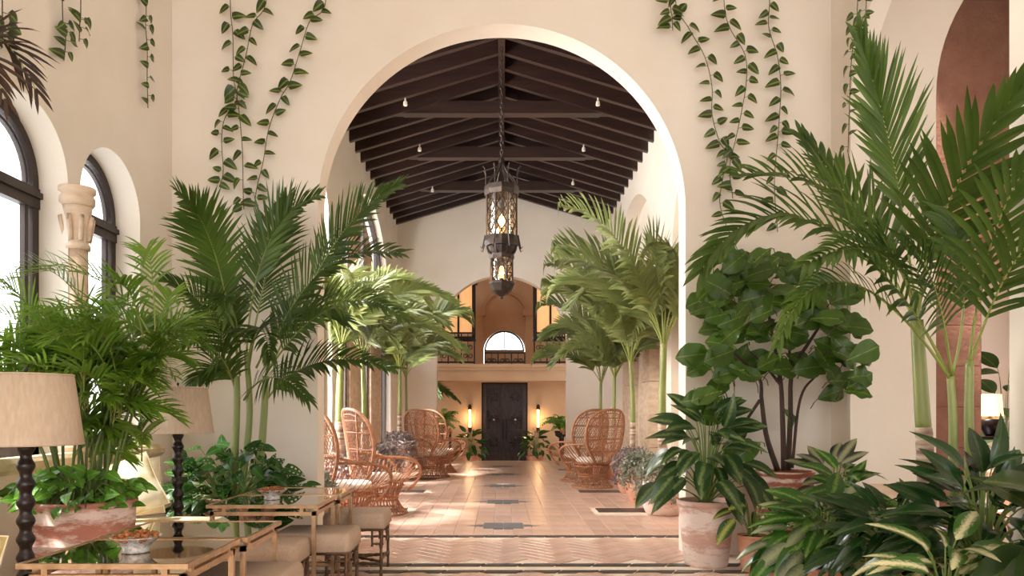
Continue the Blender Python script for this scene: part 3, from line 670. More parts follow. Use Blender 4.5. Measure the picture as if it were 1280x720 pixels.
def bowl(label, x, y, s):
    t = thing('nut_bowl', label, 'bowl', (x, y, .7))
    MB().lathe([(.05*s, 0), (.062*s, .004), (.056*s, .02*s), (.07*s, .04*s), (.105*s, .07*s), (.115*s, .076*s), (.1*s, .072*s), (.062*s, .045*s), (.0, .04*s)], 28, cap=False).build('bowl_body', 'glass_bowl', t, smooth=True)
    me = MB().lathe([(0, -.011), (.008, -.008), (.011, 0), (.007, .008), (0, .012)], 7).mesh('nut', 'nuts', True)
    rr = random.Random(3)
    for i in range(70):
        a = rr.uniform(0, 2*PI); r = .1*s*math.sqrt(rr.random()); z = .05*s+.03*s*(1-(r/(.1*s))**2)+rr.uniform(0, .012)*s+.012*s*(r/(.1*s))
        inst(me, 'nut', t, Matrix.Translation((r*math.cos(a), r*math.sin(a), z)) @ Matrix.Rotation(rr.uniform(0, 3), 4, (rr.random(), rr.random(), .5)) @ Matrix.Scale(s*.95, 4))
b1 = P(170, 690, 3.27); bowl('cut-glass bowl of nuts on the mirror table by the oval planter', b1.x, 3.27, .93)
b2 = P(340, 622, 5.22); bowl('cut-glass bowl of nuts on the table in front of the swiss-cheese vine', b2.x, 5.22, .9)
# stools: padded seat on a bamboo-look metal base
def stool(label, x0, x1, y0, y1, zs=.5):
    t = thing('padded_stool', label, 'stool', ((x0+x1)/2, (y0+y1)/2, 0), group=None); w_, d_ = (x1-x0)/2, (y1-y0)/2
    mb = MB(); n = 6; prof = []
    lev = [(-.0, .375), (.012, .385), (.012, .46), (.004, .485), (-.012, .497), (-.03, .5)]
    def ringp(o, z):
        pts = []; rr_ = .035
        for (cx, cy, a0) in ((w_-rr_, d_-rr_, 0), (-w_+rr_, d_-rr_, PI/2), (-w_+rr_, -d_+rr_, PI), (w_-rr_, -d_+rr_, 1.5*PI)):
            for k in range(4): a = a0+PI/2*k/3; pts.append((cx+(rr_+o)*math.cos(a), cy+(rr_+o)*math.sin(a), z+zs-.5))
        return pts
    vs = []; 
    for o, z in lev: vs += ringp(o, z)
    m_ = 16; fs = [(i*m_+k, i*m_+(k+1) % m_, (i+1)*m_+(k+1) % m_, (i+1)*m_+k) for i in range(len(lev)-1) for k in range(m_)]
    fs += [tuple(reversed(range(m_))), tuple((len(lev)-1)*m_+k for k in range(m_))]
    MB().add(vs, fs).build('seat', 'upholstery', t, smooth=True)
    def bamboo(mb, a, b, r=.011):
        a, b = V(a), V(b); L_ = (b-a).length; k = max(2, int(L_/.11)); pts = []; rs = []
        for i in range(k*4+1):
            f = i/(k*4); pts.append(a.lerp(b, f)); rs.append(r*1.45 if i % 4 == 0 else r)
        mb.tube(pts, rs, 6)
    e = .02; zt = zs-.135
    for sx in (-1, 1):
        for sy in (-1, 1): mb = MB(); bamboo(mb, (sx*(w_-e), sy*(d_-e), 0), (sx*(w_-e), sy*(d_-e), zt)); mb.build('leg', 'bronze', t, smooth=True)
    mb = MB()
    for s in (-1, 1): bamboo(mb, (-w_+e, s*(d_-e), zt), (w_-e, s*(d_-e), zt)); bamboo(mb, (s*(w_-e), -d_+e, zt), (s*(w_-e), d_-e, zt))
    mb.build('seat_rail', 'bronze', t, smooth=True); mb = MB()
    for s in (-1, 1): bamboo(mb, (-w_+e, s*(d_-e), .1), (w_-e, s*(d_-e), .1)); bamboo(mb, (s*(w_-e), -d_+e, .13), (s*(w_-e), d_-e, .13))
    bamboo(mb, (-w_+e, -d_+e, .115), (w_-e, d_-e, .115)); bamboo(mb, (w_-e, -d_+e, .115), (-w_+e, d_-e, .115))
    mb.build('stretcher', 'bronze', t, smooth=True)
    for s in (-1, 1):
        for sx in (-1, 1):
            mb = MB()
            for dz in (0, .06): bamboo(mb, (sx*(w_-e), s*(d_-e), zt-.05-dz), (sx*(w_-e-.07), s*(d_-e), zt-.05-dz), .008); bamboo(mb, (sx*(w_-e), s*(d_-e), zt-.05-dz), (sx*(w_-e), s*(d_-e-.07), zt-.05-dz), .008)
            bamboo(mb, (sx*(w_-e-.07), s*(d_-e), zt), (sx*(w_-e-.07), s*(d_-e), zt-.13), .008); bamboo(mb, (sx*(w_-e), s*(d_-e-.07), zt), (sx*(w_-e), s*(d_-e-.07), zt-.13), .008)
            mb.build('corner_fret', 'bronze', t, smooth=True)
stool('beige padded stool tucked beside the joined pair of tables by the oval planter', -1.5, -1.065, 3.7, 4.12)
stool('beige padded stool standing between the two pairs of mirror tables', -1.66, -1.235, 4.57, 4.97)
stool('beige padded stool half under the table that holds the second nut bowl', -1.5, -1.0, 5.02, 5.43)
stool('beige padded stool on bamboo-style legs closest to the rattan chairs', -1.4, -.93, 6.03, 6.44)
# settee benches and pillows
def bench(label, x0, x1, y0, y1, zt):
    t = thing('upholstered_bench', label, 'bench', ((x0+x1)/2, (y0+y1)/2, 0)); w_, d_ = (x1-x0)/2, (y1-y0)/2
    MB().cbox(-w_, w_, -d_, d_, .1, zt-.14, .01).build('base', 'cushion_cream', t); MB().cbox(-w_-.01, w_+.01, -d_-.01, d_+.01, zt-.14, zt, .03).build('seat_cushion', 'cushion_cream', t)
    for sx in (-1, 1):
        for sy in (-1, 1): MB().box(sx*(w_-.05)-.025, sx*(w_-.05)+.025, sy*(d_-.05)-.025, sy*(d_-.05)+.025, 0, .1).build('leg', 'ebony', t)
bench('cream upholstered bench behind the planter, with a leaf-print pillow on it', -2.93, -1.96, 4.9, 5.49, .55)
bench('cream upholstered bench beside the lamp with the taller visible post', -2.93, -1.95, 2.5, 3.48, .52)
def pillow(label, loc, size, rot, m, spin=0):
    cs, sn = math.cos(spin), math.sin(spin)
    n = 14; vs = []; fs = []
    for s in (1, -1):
        for i in range(n+1):
            for j in range(n+1):
                a, b = 2*i/n-1, 2*j/n-1; th = .32*((1-a**4)*(1-b**4))**.5; k = 1-.06*(1-a*a)*0
                px = a*(1-.07*(1-b*b)*0-.05*(abs(b)**2)*0); pinch = 1-.08*(1-abs(b))*abs(a)**3; pinch2 = 1-.08*(1-abs(a))*abs(b)**3
                vs.append((a*size/2*pinch, b*size/2*pinch2, s*th*size*.42))
        k0 = 0 if s > 0 else (n+1)**2
        for i in range(n):
            for j in range(n):
                q = (k0+i*(n+1)+j, k0+(i+1)*(n+1)+j, k0+(i+1)*(n+1)+j+1, k0+i*(n+1)+j+1); fs.append(q if s > 0 else tuple(reversed(q)))
    vs = [(x*cs-y*sn, x*sn+y*cs, z) for x, y, z in vs]
    o = MB().add(vs, fs).build('throw_pillow', m, smooth=True); o.location = loc; o.rotation_euler = rot; tag(o, label, 'pillow')
    mb = MB(); mb.tube([((x*cs-y*sn)*size/2, (x*sn+y*cs)*size/2, 0) for x, y in ((-1,-1),(-.5,-.96),(0,-.94),(.5,-.96),(1,-1),(.96,-.5),(.94,0),(.96,.5),(1,1),(.5,.96),(0,.94),(-.5,.96),(-1,1),(-.96,.5),(-.94,0),(-.96,-.5))], .006, 5, closed=True); mb.build('piping', 'cushion_cream', o)
    return o
pillow('cream pillow with a golden leaf print leaning on the bench', (-2.54, 5.22, .775), .4, (math.radians(70), 0, math.radians(24)), 'cushion_print', math.radians(22))
pillow('plain pale yellow pillow behind the leaf-print pillow', (-2.6, 5.4, .755), .4, (math.radians(76), 0, math.radians(12)), 'cushion_cream', math.radians(8))
pillow('fringed sand-coloured pillow on the bench by the taller lamp post', (-2.3, 3.22, .645), .34, (math.radians(50), math.radians(10), math.radians(30)), 'cushion_print')
# floor lamps with bobbin-turned posts
def floor_lamp(label, x, y, m):
    t = thing('floor_lamp', label, 'lamp', (x, y, 0))
    MB().lathe([(.13, 0), (.13, .025), (.09, .04), (.04, .07)], 24).build('base', 'ebony', t, smooth=True)
    prof = [(.035, .07)]; z = .07
    while z < 1.1:
        for k in range(1, 9): prof.append((.026+.016*abs(math.cos(PI*k/8))**2.2, z+.088*k/8))
        z += .088
    prof += [(.02, z+.02)]
    MB().lathe(prof, 16).build('turned_post', 'ebony', t, smooth=True)
    s_ = MB(); s_.lathe([(.25, 1.14), (.205, 1.475), (.202, 1.475), (.247, 1.14), (.25, 1.14)], 40, cap=False).build('shade', m, t, smooth=True)
    rg = MB(); rg.tube([(.206*math.cos(2*PI*i/32), .206*math.sin(2*PI*i/32), 1.474) for i in range(32)], .004, 5, closed=True); r2_ = MB(); r2_.tube([(.25*math.cos(2*PI*i/32), .25*math.sin(2*PI*i/32), 1.142) for i in range(32)], .004, 5, closed=True)
    for a in range(3): q = 2*PI*a/3; rg.tube([(0, 0, 1.42), (.204*math.cos(q), .204*math.sin(q), 1.47)], .004, 4)
    rg.build('shade_ring', 'linen', t); r2_.build('shade_ring', 'linen', t)
    MB().lathe([(.012, 1.15), (.02, 1.2), (.045, 1.3), (.03, 1.36), (0, 1.38)], 12).build('bulb', 'glass_bowl', t, smooth=True)
    MB().lathe([(.005, 1.38), (.005, 1.49), (.012, 1.5), (0, 1.515)], 8).build('finial', 'ebony', t, smooth=True)
    return t
floor_lamp('floor lamp with a linen shade standing before the oval planter', -2.28, 3.68, 'linen')
l2 = floor_lamp('floor lamp with a linen shade between the cream bench and the swiss-cheese vine', -2.385, 5.66, 'linen')
# ---------------------------------------------------------------- peacock chairs (front = +X)
def peacock(label, x, y, rz, m, group):
    t = thing('peacock_chair', label, 'chair', (x, y, .006), rz, group)
    def ringpts(r, z, n=28): return [(r*math.cos(2*PI*i/n), r*math.sin(2*PI*i/n), z) for i in range(n)]
    mb = MB(); n = 40
    for i in range(n):
        a = 2*PI*i/n
        for tw_ in (.22, -.22):
            if tw_ < 0 and i % 2: continue
            mb.tube([(r*math.cos(a+tw_*k), r*math.sin(a+tw_*k), z) for r, z, k in ((.34, .015, 0), (.28, .08, .35), (.225, .17, .8), (.235, .24, 1.0), (.285, .34, 1.1), (.3, .43, 1.1))], .0065, 4)
    mb.build('base_canes', m, t)['kind'] = 'stuff'
    mb = MB()
    for r, z, q in ((.345, .012, .014), (.3, .055, .009), (.228, .19, .011), (.236, .23, .009), (.3, .42, .015), (.3, .36, .009)): mb.tube(ringpts(r, z), q, 5, closed=True)
    mb.build('hoop', m, t)
    MB().lathe([(0, .415), (.29, .415), (.29, .43), (0, .43)], 28).build('seat', m, t)
    MB().lathe([(0, .43), (.27, .43), (.285, .45), (.285, .485), (.26, .505), (0, .512)], 28).build('cushion', 'cushion_white', t, smooth=True)
    # back: a broad rounded fan, curved towards the sitter
    H0, HB, FW = .42, .9, .56
    def hwid(f): return .25+.25*math.sin(min(1, f/FW)*PI/2) if f < FW else .5*max(0, 1-((f-FW)/(1-FW))**2.6)**(1/2.6)
    def at(y, f): return V((-.3-.13*f+.42*y*y, y, H0+HB*f))
    def bp(a, f): return at(a*hwid(f), f)
    half = [bp(1, FW*i/8) for i in range(9)]
    for i in range(1, 13):
        q = PI/2*i/12; half.append(at(.5*max(0, math.cos(q))**(2/2.6), FW+(1-FW)*math.sin(q)**(2/2.6)))
    rim = half+[V((p.x, -p.y, p.z)) for p in reversed(half[:-1])]
    MB().tube(rim, .022, 7).build('back_rim', m, t, smooth=True)
    mb = MB(); mb.tube([V((p.x+.002, p.y*.87, H0+(p.z-H0)*.93)) for p in rim], .009, 5)
    for f in (.22, .45, .68, .84): mb.tube([bp(-1+2*i/10, f) for i in range(11)], .009, 4)
    for a0 in (-.42, .42): mb.tube([at(a0*.5*(.45+.75*i/8), i/8*.97) for i in range(9)], .014, 5)
    mb.build('back_frame', m, t)
    mb = MB()
    for k in range(-20, 21):
        for sg in (-1, 1):
            pts = []
            for i in range(19):
                f = .03+.95*i/18; y = k*.05+sg*(f-.5)*.55
                if abs(y) <= hwid(f)*.98: pts.append(at(y, f))
                elif len(pts) > 1: break
                else: pts = []
            if len(pts) > 1: mb.tube(pts, .0048, 4)
    mb.build('back_lattice', m, t)['kind'] = 'stuff'
    for s in (-1, 1):
        cv = bez([bp(s, .36), (-.05, s*.56, .74), (.22, s*.55, .76), (.5, s*.46, .68), (.42, s*.36, .44), (.27, s*.26, .3)], 18)
        am = MB(); am.tube(cv, .019, 6); am = am.build('arm', m, t, smooth=True)
        mb = MB()
        for i in range(1, 14):
            a = math.radians(155-i*11)*s; e = V((.3*math.cos(a), .3*math.sin(a), .42)); top = cv[min(17, int(1+i*.95))]; mb.tube([e, e.lerp(top, .5)+V((0, s*.02, 0)), top], .006, 4)
        mb.build('spindles', m, am)['kind'] = 'stuff'
    return t
rz = math.radians(30)
grp = 'peacock chairs along the hall'
peacock('brown rattan peacock chair with cream cushion, half hidden by the arch edge', -1.74, 8.62, rz, 'rattan', grp)
peacock('brown rattan peacock chair with cream cushion, between the hidden-backed chair and the bulbous pot', -1.54, 9.72, rz, 'rattan', grp)
peacock('rattan peacock chair next to the bulbous pot of purple trailing plant', -1.36, 15.05, math.radians(46), 'rattan', grp)
peacock('rattan peacock chair on the window side, closest to the entrance steps', -1.3, 16.3, math.radians(46), 'rattan', grp)
peacock('rattan peacock chair in front of the stone piers, with a second chair behind it', 1.55, 13.1, PI-math.radians(46), 'rattan', grp)
peacock('rattan peacock chair behind the other on the stone pier side', 1.43, 14.2, PI-math.radians(46), 'rattan', grp)

for t in [o for o in bpy.data.objects if o.parent is None and o.get('category')]: done(t)
for nm in ('gallery_ledge', 'entrance_step', 'trim_1'): done(bpy.data.objects[nm])
# ---------------------------------------------------------------- plants
def leafmesh(name, m, w_, shape='oval', nl=8, nw=2, droop=.25, fold=.12, wave=0, holes=False):
    vs = []; fs = []; cols = 2*nw+1
    for i in range(nl+1):
        f = i/nl
        if shape == 'oval': h = math.sin(PI*f**.85)**.8
        elif shape == 'lance': h = math.sin(PI*f**.7)**.9*(1-.15*f)
        elif shape == 'heart': h = (math.sin(PI*(.12+.88*f)**.62)**.75)*(1 if f > .05 else .75)
        elif shape == 'fiddle': h = .35*math.sin(PI*min(1, f*1.6))**.6*(1-f)+math.sin(PI*max(0, (f-.08)/.92)**1.7)**.7*.95
        else: h = math.sin(PI*f)
        if i in (0, nl): h = .02
        for j in range(-nw, nw+1):
            a = j/nw; x = a*h*w_/2; z = fold*abs(x)-droop*f*f+wave*math.sin(f*14+j)*abs(a)*.06
            back = -.1*abs(a)**2*(1 if shape == 'heart' and i <= 1 else 0)
            vs.append((x, f*(1-.12*droop)+back, z))
    for i in range(nl):
        for j in range(cols-1):
            if holes and 1 <= i < nl-1 and j not in (0, cols-2) and i % 2 == 0 and j not in (nw-1-0, nw): continue
            k = i*cols+j; fs.append((k, k+1, k+1+cols, k+cols))
    return MB().add(vs, fs).mesh(name, m, True)
def soft(p, lim, off):
    """bend leaf tips away from the walls: lim = (x0, x1, y0, y1), same frame as p"""
    q = list(p)
    for k in (0, 1):
        lo, hi = lim[2*k], lim[2*k+1]
        if hi is not None and q[k] > hi-.25: q[k] = hi-.25+.25*math.tanh((q[k]-hi+.25)/.25)
        if lo is not None and q[k] < lo+.25: q[k] = lo+.25-.25*math.tanh((lo+.25-q[k])/.25)
    return tuple(q)
def frond(pts, m, nl=34, L=.5, w_=.03, up=(0, -.6, .8), droop=.35, vee=.25, t0=.22, rr=None, parent=None, off=None, rad=.009, a0=78, a1=22, name='frond', nose=.25, wind=.0, lim=None):
    """pinnate palm leaf: curved rachis with two ranks of folded, drooping leaflets"""
    rr = rr or random; mb = MB(); S = bez(pts, 24); wo_ = V((0, 0, 0)) if off is not None else V(parent.location); p0 = [V(p) for p in pts]
    for k in range(14):
        Wp = [(V(soft(p, lim, None)) if lim else p)+wo_ for p in S]
        if path_free(Wp, near_obst([min(p[q] for p in Wp) for q in range(3)], [max(p[q] for p in Wp) for q in range(3)], parent.name)) >= 1: break
        j_ = .03+.02*k; S = bez(p0[:1]+[p+V((rr.uniform(-j_, j_), rr.uniform(-2*j_, j_), rr.uniform(-j_, j_))) for p in p0[1:]], 24)
    a0 *= .76; a1 *= .75; vee *= 1.6; L *= 1.15; droop *= .75
    mb.tube(S, [rad*.8*(1.1-.9*i/23) for i in range(24)], 4)
    rb = MB(); rb.tube([V(soft(p, lim, None)) if lim else p for p in S], [rad*(1.1-.9*i/23) for i in range(24)], 5)
    up = V(up).normalized(); wo = V((0, 0, 0)) if off is not None else V(parent.location); W_ = [p+wo for p in S]
    ob = near_obst([min(p[k] for p in W_)-L for k in range(3)], [max(p[k] for p in W_)+L for k in range(3)], parent.name)
    for i in range(nl):
        t = t0+(1-t0)*(i+.5)/nl; k = t*23; j = min(22, int(k)); p = S[j].lerp(S[j+1], k-j); T = (S[min(23, j+1)]-S[max(0, j-1)]).normalized()
        side = T.cross(up)
        if side.length < .15: side = T.cross(V((1, 0, .2)))
        side.normalize(); Nn = side.cross(T); f = (t-t0)/(1-t0)
        Ln = L*(.5+.5*math.sin(PI*min(1, f*1.15+.12)))*(1 if f < .75 else 1-nose*(f-.75)/.25)
        ang = math.radians(a0+(a1-a0)*f)
        for s in (-1, 1):
            an = ang+rr.uniform(-.09, .09); ll = Ln*rr.uniform(.88, 1.1)
            d = (T*math.cos(an)+side*s*math.sin(an)+Nn*vee*rr.uniform(.6, 1.3)).normalized()
            W = d.cross(Nn).normalized()
            if W.length < .1: W = T
            dr = droop*rr.uniform(.7, 1.35); base = len(mb.v); ns_ = 5
            if ob:
                ln_ = [p+d*ll*e*(1-.12*dr*e)+V((0, 0, -dr*ll*e*e)) for e in (0, .2, .4, .6, .8, 1)]
                ln_ = [V(soft(x, lim, None)) if lim else x for x in ln_]; fr_ = min(path_free([x+wo+W*w_*q for x in ln_], ob) for q in (-.45, 0, .45))
                if fr_ < 1: ll *= fr_*.85
                if ll < .06: continue
            for q in range(ns_+1):
                e = q/ns_; c = p+d*ll*e*(1-.12*dr*e)+V((wind*e*e*ll, 0, -dr*ll*e*e)); ww = w_*(.35+.65*math.sin(PI*min(1, .18+e*.55)))*(1 if e < .55 else max(.03, 1-((e-.55)/.45)**1.6))/2
                mb.v += [tuple(c-W*ww+Nn*ww*.35), tuple(c), tuple(c+W*ww+Nn*ww*.35)]
            for q in range(ns_):
                a = base+q*3; mb.f += [(a, a+1, a+4, a+3), (a+1, a+2, a+5, a+4)]
    if lim: mb.v = [soft(p, lim, V(off) if off is not None else V((0, 0, 0))) for p in mb.v]
    fo = mb.build(name, m, parent, off, True); rb.build('rachis', 'rachis', fo, off, True); return fo
def pot(t, rt, rb, h, m, style='plain', z=0, sx=1, sy=1):
    if style == 'bulb': pr = [(rb, 0), (rb*1.25, .04*h), (rt*1.12, .3*h), (rt*1.18, .5*h), (rt*1.05, .8*h), (rt*.95, .93*h), (rt, .96*h), (rt, h), (rt*.9, h), (rt*.88, .9*h)]
    elif style == 'band':
        pr = [(rb, 0)]
        for k in range(1, 13):
            f = k/13; r = rb+(rt-rb)*f; pr += [(r, f*h-.006), (r*1.02, f*h-.004), (r*1.02, f*h+.004), (r, f*h+.006)] if k in (3, 6, 9, 11) else [(r, f*h)]
        pr += [(rt, h*.97), (rt*1.03, h*.98), (rt*1.03, h), (rt*.93, h), (rt*.9, h*.92)]
    else: pr = [(rb*.94, 0), (rb, .02*h), (rb+(rt-rb)*.55, .5*h), (rt*.97, .9*h), (rt*.98, .92*h), (rt*1.03, .93*h), (rt*1.03, h), (rt*.93, h), (rt*.9, .9*h)]
    MB().lathe(pr, 36, (0, 0, z), sx, sy, cap=False).build('pot', m, t, smooth=True)
    MB().lathe([(rt*.93, z+h*.93), (rt*.5, z+h*.95), (0.001, z+h*.955)], 24, (0, 0, 0), sx, sy, cap=False).build('soil', 'soil', t)
def trunk(t, pts, r0, r1, ringed=.4, off=None):
    pts = [V(p) for p in pts]; S = spline(pts, 20); k = int(20*ringed)
    if k > 1:
        mb = MB(); q = []; rs = []
        for i in range(k):
            for e in (0, .5): 
                f = (i+e)/19; j = min(18, int(f*19)); q.append(S[j].lerp(S[j+1], f*19-j)); rs.append((r0+(r1-r0)*f)*(1.07 if e == 0 else 1))
        mb.tube(q, rs, 10); mb.build('trunk', 'palm_ringed', t, off, True)
    mb = MB(); mb.tube(S[max(0, k-1):], [(r0+(r1-r0)*i/19)*.97 for i in range(max(0, k-1), 20)], 10); mb.build('crownshaft', 'palm_green', t, off, True)
    return S[-1]
def plume(base, az, el, ln, arch=.55):
    """control points of an arching frond: azimuth, rise, length"""
    rd = V((math.cos(az), math.sin(az), 0)); up = V((0, 0, 1)); b = V(base)
    return [b, b+up*ln*.42*el+rd*ln*.1, b+up*ln*.85*el+rd*ln*(.5), b+up*ln*(.85*el-arch*.6)+rd*ln*.98]
# ---- hall palms
def hall_palm(label, x, y, h, n, seed, m, ln, potm, pstyle, ph, pr, bias, r=.05, L=.42, upz=1.0, foliage=None):
    t = thing('potted_palm', label, 'palm', (x, y, 0)); rr = random.Random(seed)
    pot(t, pr, pr*.72, ph, potm, pstyle)
    top = trunk(t, [(0, 0, ph*.9), (rr.uniform(-.02, .02), 0, (ph+h)/2), (rr.uniform(-.03, .03), 0, h)], r, r*.62, .4)
    for i in range(n):
        az = bias+2*PI*i/n*.9+rr.uniform(-.25, .25); el = upz*rr.uniform(.65, 1.15); l_ = ln*rr.uniform(.82, 1.12)
        frond(plume(top-V((0, 0, rr.uniform(0, .12))), az, el, l_, rr.uniform(.3, .7)), m, 48, L*1.12, .046, (rr.uniform(-.5, .5), -.9, .7), rr.uniform(.12, .4), .25, .2, rr, t, a0=64, lim=((.62-x, 2.6-x, None, 19.7-y) if x > 0 else (-2.6-x, -.5-x, None, 19.7-y)))
    if foliage:
        trailing(t, pr, ph, foliage, seed)
    done(t); return t
def trailing(t, pr, ph, m, seed, n=1500, drop=.4, sp=1.6):
    """heap of tiny trailing leaves spilling over a rim"""
    rr = random.Random(seed+50); mb = MB()
    for k in range(n):
        a = rr.uniform(0, 2*PI); q = math.sqrt(rr.random()); r = pr*sp*q
        zt = ph+.14*(1-q*q)+rr.uniform(-.03, .09) if r < pr*1.05 else ph+.06-rr.random()**1.6*drop
        if r > pr*1.05: r = pr*(1.1+.35*rr.random())
        c = V((r*math.cos(a), r*math.sin(a), zt)); d = V((rr.uniform(-1, 1), rr.uniform(-1, 1), rr.uniform(-.8, .6))).normalized(); s = d.orthogonal().normalized()*rr.uniform(.014, .022); l_ = rr.uniform(.05, .085)
        mb.add([c, c+d*l_*.5+s, c+d*l_, c+d*l_*.5-s], [(0, 1, 2, 3)])
    o = mb.build('foliage', m, t); o['kind'] = 'stuff'
hall_palm('slender potted palm by the stone piers closest to the arch, its fronds topping the others', 2.03, 9.65, 2.15, 13, 21, 'frond_pale', 2.0, 'pot_whitewash', 'bulb', .52, .24, 2.1, .062, .45, 1.1, 'leaf_greygreen')
hall_palm('slender potted palm in a bulbous pot beside the rattan chair on the pier side', 2.06, 12.15, 2.1, 13, 22, 'frond_pale', 1.85, 'pot_terracotta', 'bulb', .5, .2, 2.4, .05, .42, 1.0, 'leaf_purple')
hall_palm('slender potted palm behind the front rattan chair on the pier side', 2.12, 14.6, 1.98, 12, 23, 'frond_pale', 1.7, 'pot_terracotta', 'bulb', .5, .2, 2.0, .045, .42)
hall_palm('slender potted palm on the pier side closest to the far arch', 2.1, 16.4, 1.95, 12, 24, 'frond_pale', 1.65, 'pot_terracotta', 'bulb', .5, .2, 2.6, .045, .42)
hall_palm('thick-stemmed palm behind the half-hidden rattan chair', -2.18, 10.35, 2.2, 11, 25, 'frond_pale', 1.6, 'pot_terracotta', 'bulb', .5, .2, .4, .07, .42, 1.0, 'leaf_purple')
hall_palm('slender potted palm by the dark windows, behind the thick-stemmed palm', -2.1, 11.7, 2.15, 11, 26, 'frond_pale', 1.55, 'pot_terracotta', 'bulb', .5, .2, .1, .055, .42, 1.0, 'leaf_purple')
hall_palm('slender palm growing from the bulbous pot of purple trailing plant', -1.9, 14.25, 2.1, 12, 27, 'frond_pale', 1.45, 'pot_whitewash', 'bulb', .7, .21, -.2, .045, .42, 1.0, 'leaf_purple')
hall_palm('slim palm behind the bulbous pot, against the white far wall', -2.12, 17.2, 2.1, 11, 28, 'frond_pale', 1.45, 'pot_terracotta', 'bulb', .5, .2, .2, .042, .42)
# low trailing planters in the hall
for (lab, x, y, r, h, m) in (('terracotta pot of grey-green trailing plant between front rattan chair and first pier palm', 1.98, 10.95, .18, .5, 'leaf_greygreen'),
                             ('terracotta pot of purple trailing plant behind the pair of brown rattan chairs', -2.0, 12.9, .24, .52, 'leaf_purple'),
                             ('small pot of grey-green trailing plant at the arch edge beside brass table', -1.92, 7.7, .17, .5, 'leaf_greygreen')):
    t = thing('trailing_planter', lab, 'plant', (x, y, 0)); pot(t, r, r*.7, h, 'pot_terracotta', 'bulb'); trailing(t, r, h, m, int(y*10), 1500, .34)
for (x, y, r, h) in ((2.42, 6.58, .25, .79), (1.73, 6.5, .24, .55), (2.03, 6.22, .12, .3), (2.62, 6.05, .175, .42), (2.12, 5.05, .25, .3), (2.46, 5.5, .165, .4), (2.52, 4.02, .25, .42), (2.3, 4.5, .155, .4), (2.05, 3.55, .165, .3), (2.5, 3.3, .185, .4)):
    pm = MB().lathe([(r*.7, 0), (r, h*.9), (r*1.03, h*1.02), (r*.5, h*1.03), (r*.5, h+.2)], 20, (x, y, 0)); add_obst([V(p) for p in pm.v], pm.f, ('pot', x, y))
# ---- right foreground palms (pixel-measured fronds)
def palm_from(label, loc, stems, fronds, m, potspec, reg=True):
    t = thing('potted_palm', label, 'palm', loc); rr = random.Random(int(abs(loc[0])*100)); off = V(loc)
    pot(t, *potspec)
    for (pts, r0, r1, ringed) in stems: trunk(t, pts, r0, r1, ringed, off)
    for fr in fronds:
        pts, kw = fr; frond(pts, kw.pop('m', m), rr=rr, parent=t, off=off, lim=(-2.93, 2.95, None, 6.88), **kw)
    if reg: done(t)
    return t
Yp = 5.0; loc = (P(1158, 0, Yp).x, Yp, 0)
palm_from('tall palm with one stout ringed trunk by the right-hand arch', loc,
  [([V(loc)+V((0, 0, .3)), P(1158, 600, Yp), P(1152, 500, Yp), P(1146, 400, Yp)], .062, .04, .55)],
  [([P(1147, 405, Yp), P(1135, 300, Yp-.1), P(1115, 160, Yp-.3), P(1072, 48, Yp-.6)], dict(m='frond', nl=34, L=.44, w_=.03, up=(0.15, -1, .1), vee=.1, droop=.12, t0=.42, a0=55)),
   ([P(1147, 400, Yp), P(1150, 330, Yp-.1), P(1185, 215, Yp-.5), P(1290, 95, Yp-.9)], dict(m='frond', nl=21, L=.5, w_=.044, up=(-.5, -1, .3), vee=.1, droop=.15, t0=.3, a0=62)),
   ([P(1145, 400, Yp), P(1120, 280, Yp-.1), P(1040, 205, Yp-.3), P(925, 222, Yp-.5)], dict(m='frond', nl=34, L=.42, w_=.034, up=(0, -.8, .6), vee=.25, droop=.2, t0=.25, a0=65)),
   ([P(1145, 405, Yp), P(1110, 330, Yp+.2), P(1070, 250, Yp+.5), P(1000, 170, Yp+.7)], dict(m='frond', nl=30, L=.4, w_=.034, up=(0, -1, .3), vee=.15, droop=.2, t0=.25, a0=65)),
   ([P(1147, 400, Yp), P(1160, 300, Yp+.2), P(1200, 230, Yp+.4), P(1235, 260, Yp+.5)], dict(m='frond', nl=20, L=.42, w_=.04, up=(0, -.8, .6), vee=.2, droop=.5, t0=.2)),
   ([P(1147, 400, Yp), P(1140, 330, Yp-.5), P(1090, 280, Yp-.9), P(1010, 330, Yp-1.1)], dict(m='frond', nl=30, L=.36, w_=.032, up=(0, -.8, .6), vee=.2, droop=.4, t0=.2))],
  'frond', (.26, .2, .42, 'pot_terracotta'))
Yq = 4.55; loc = (P(1200, 0, Yq).x, Yq, 0)
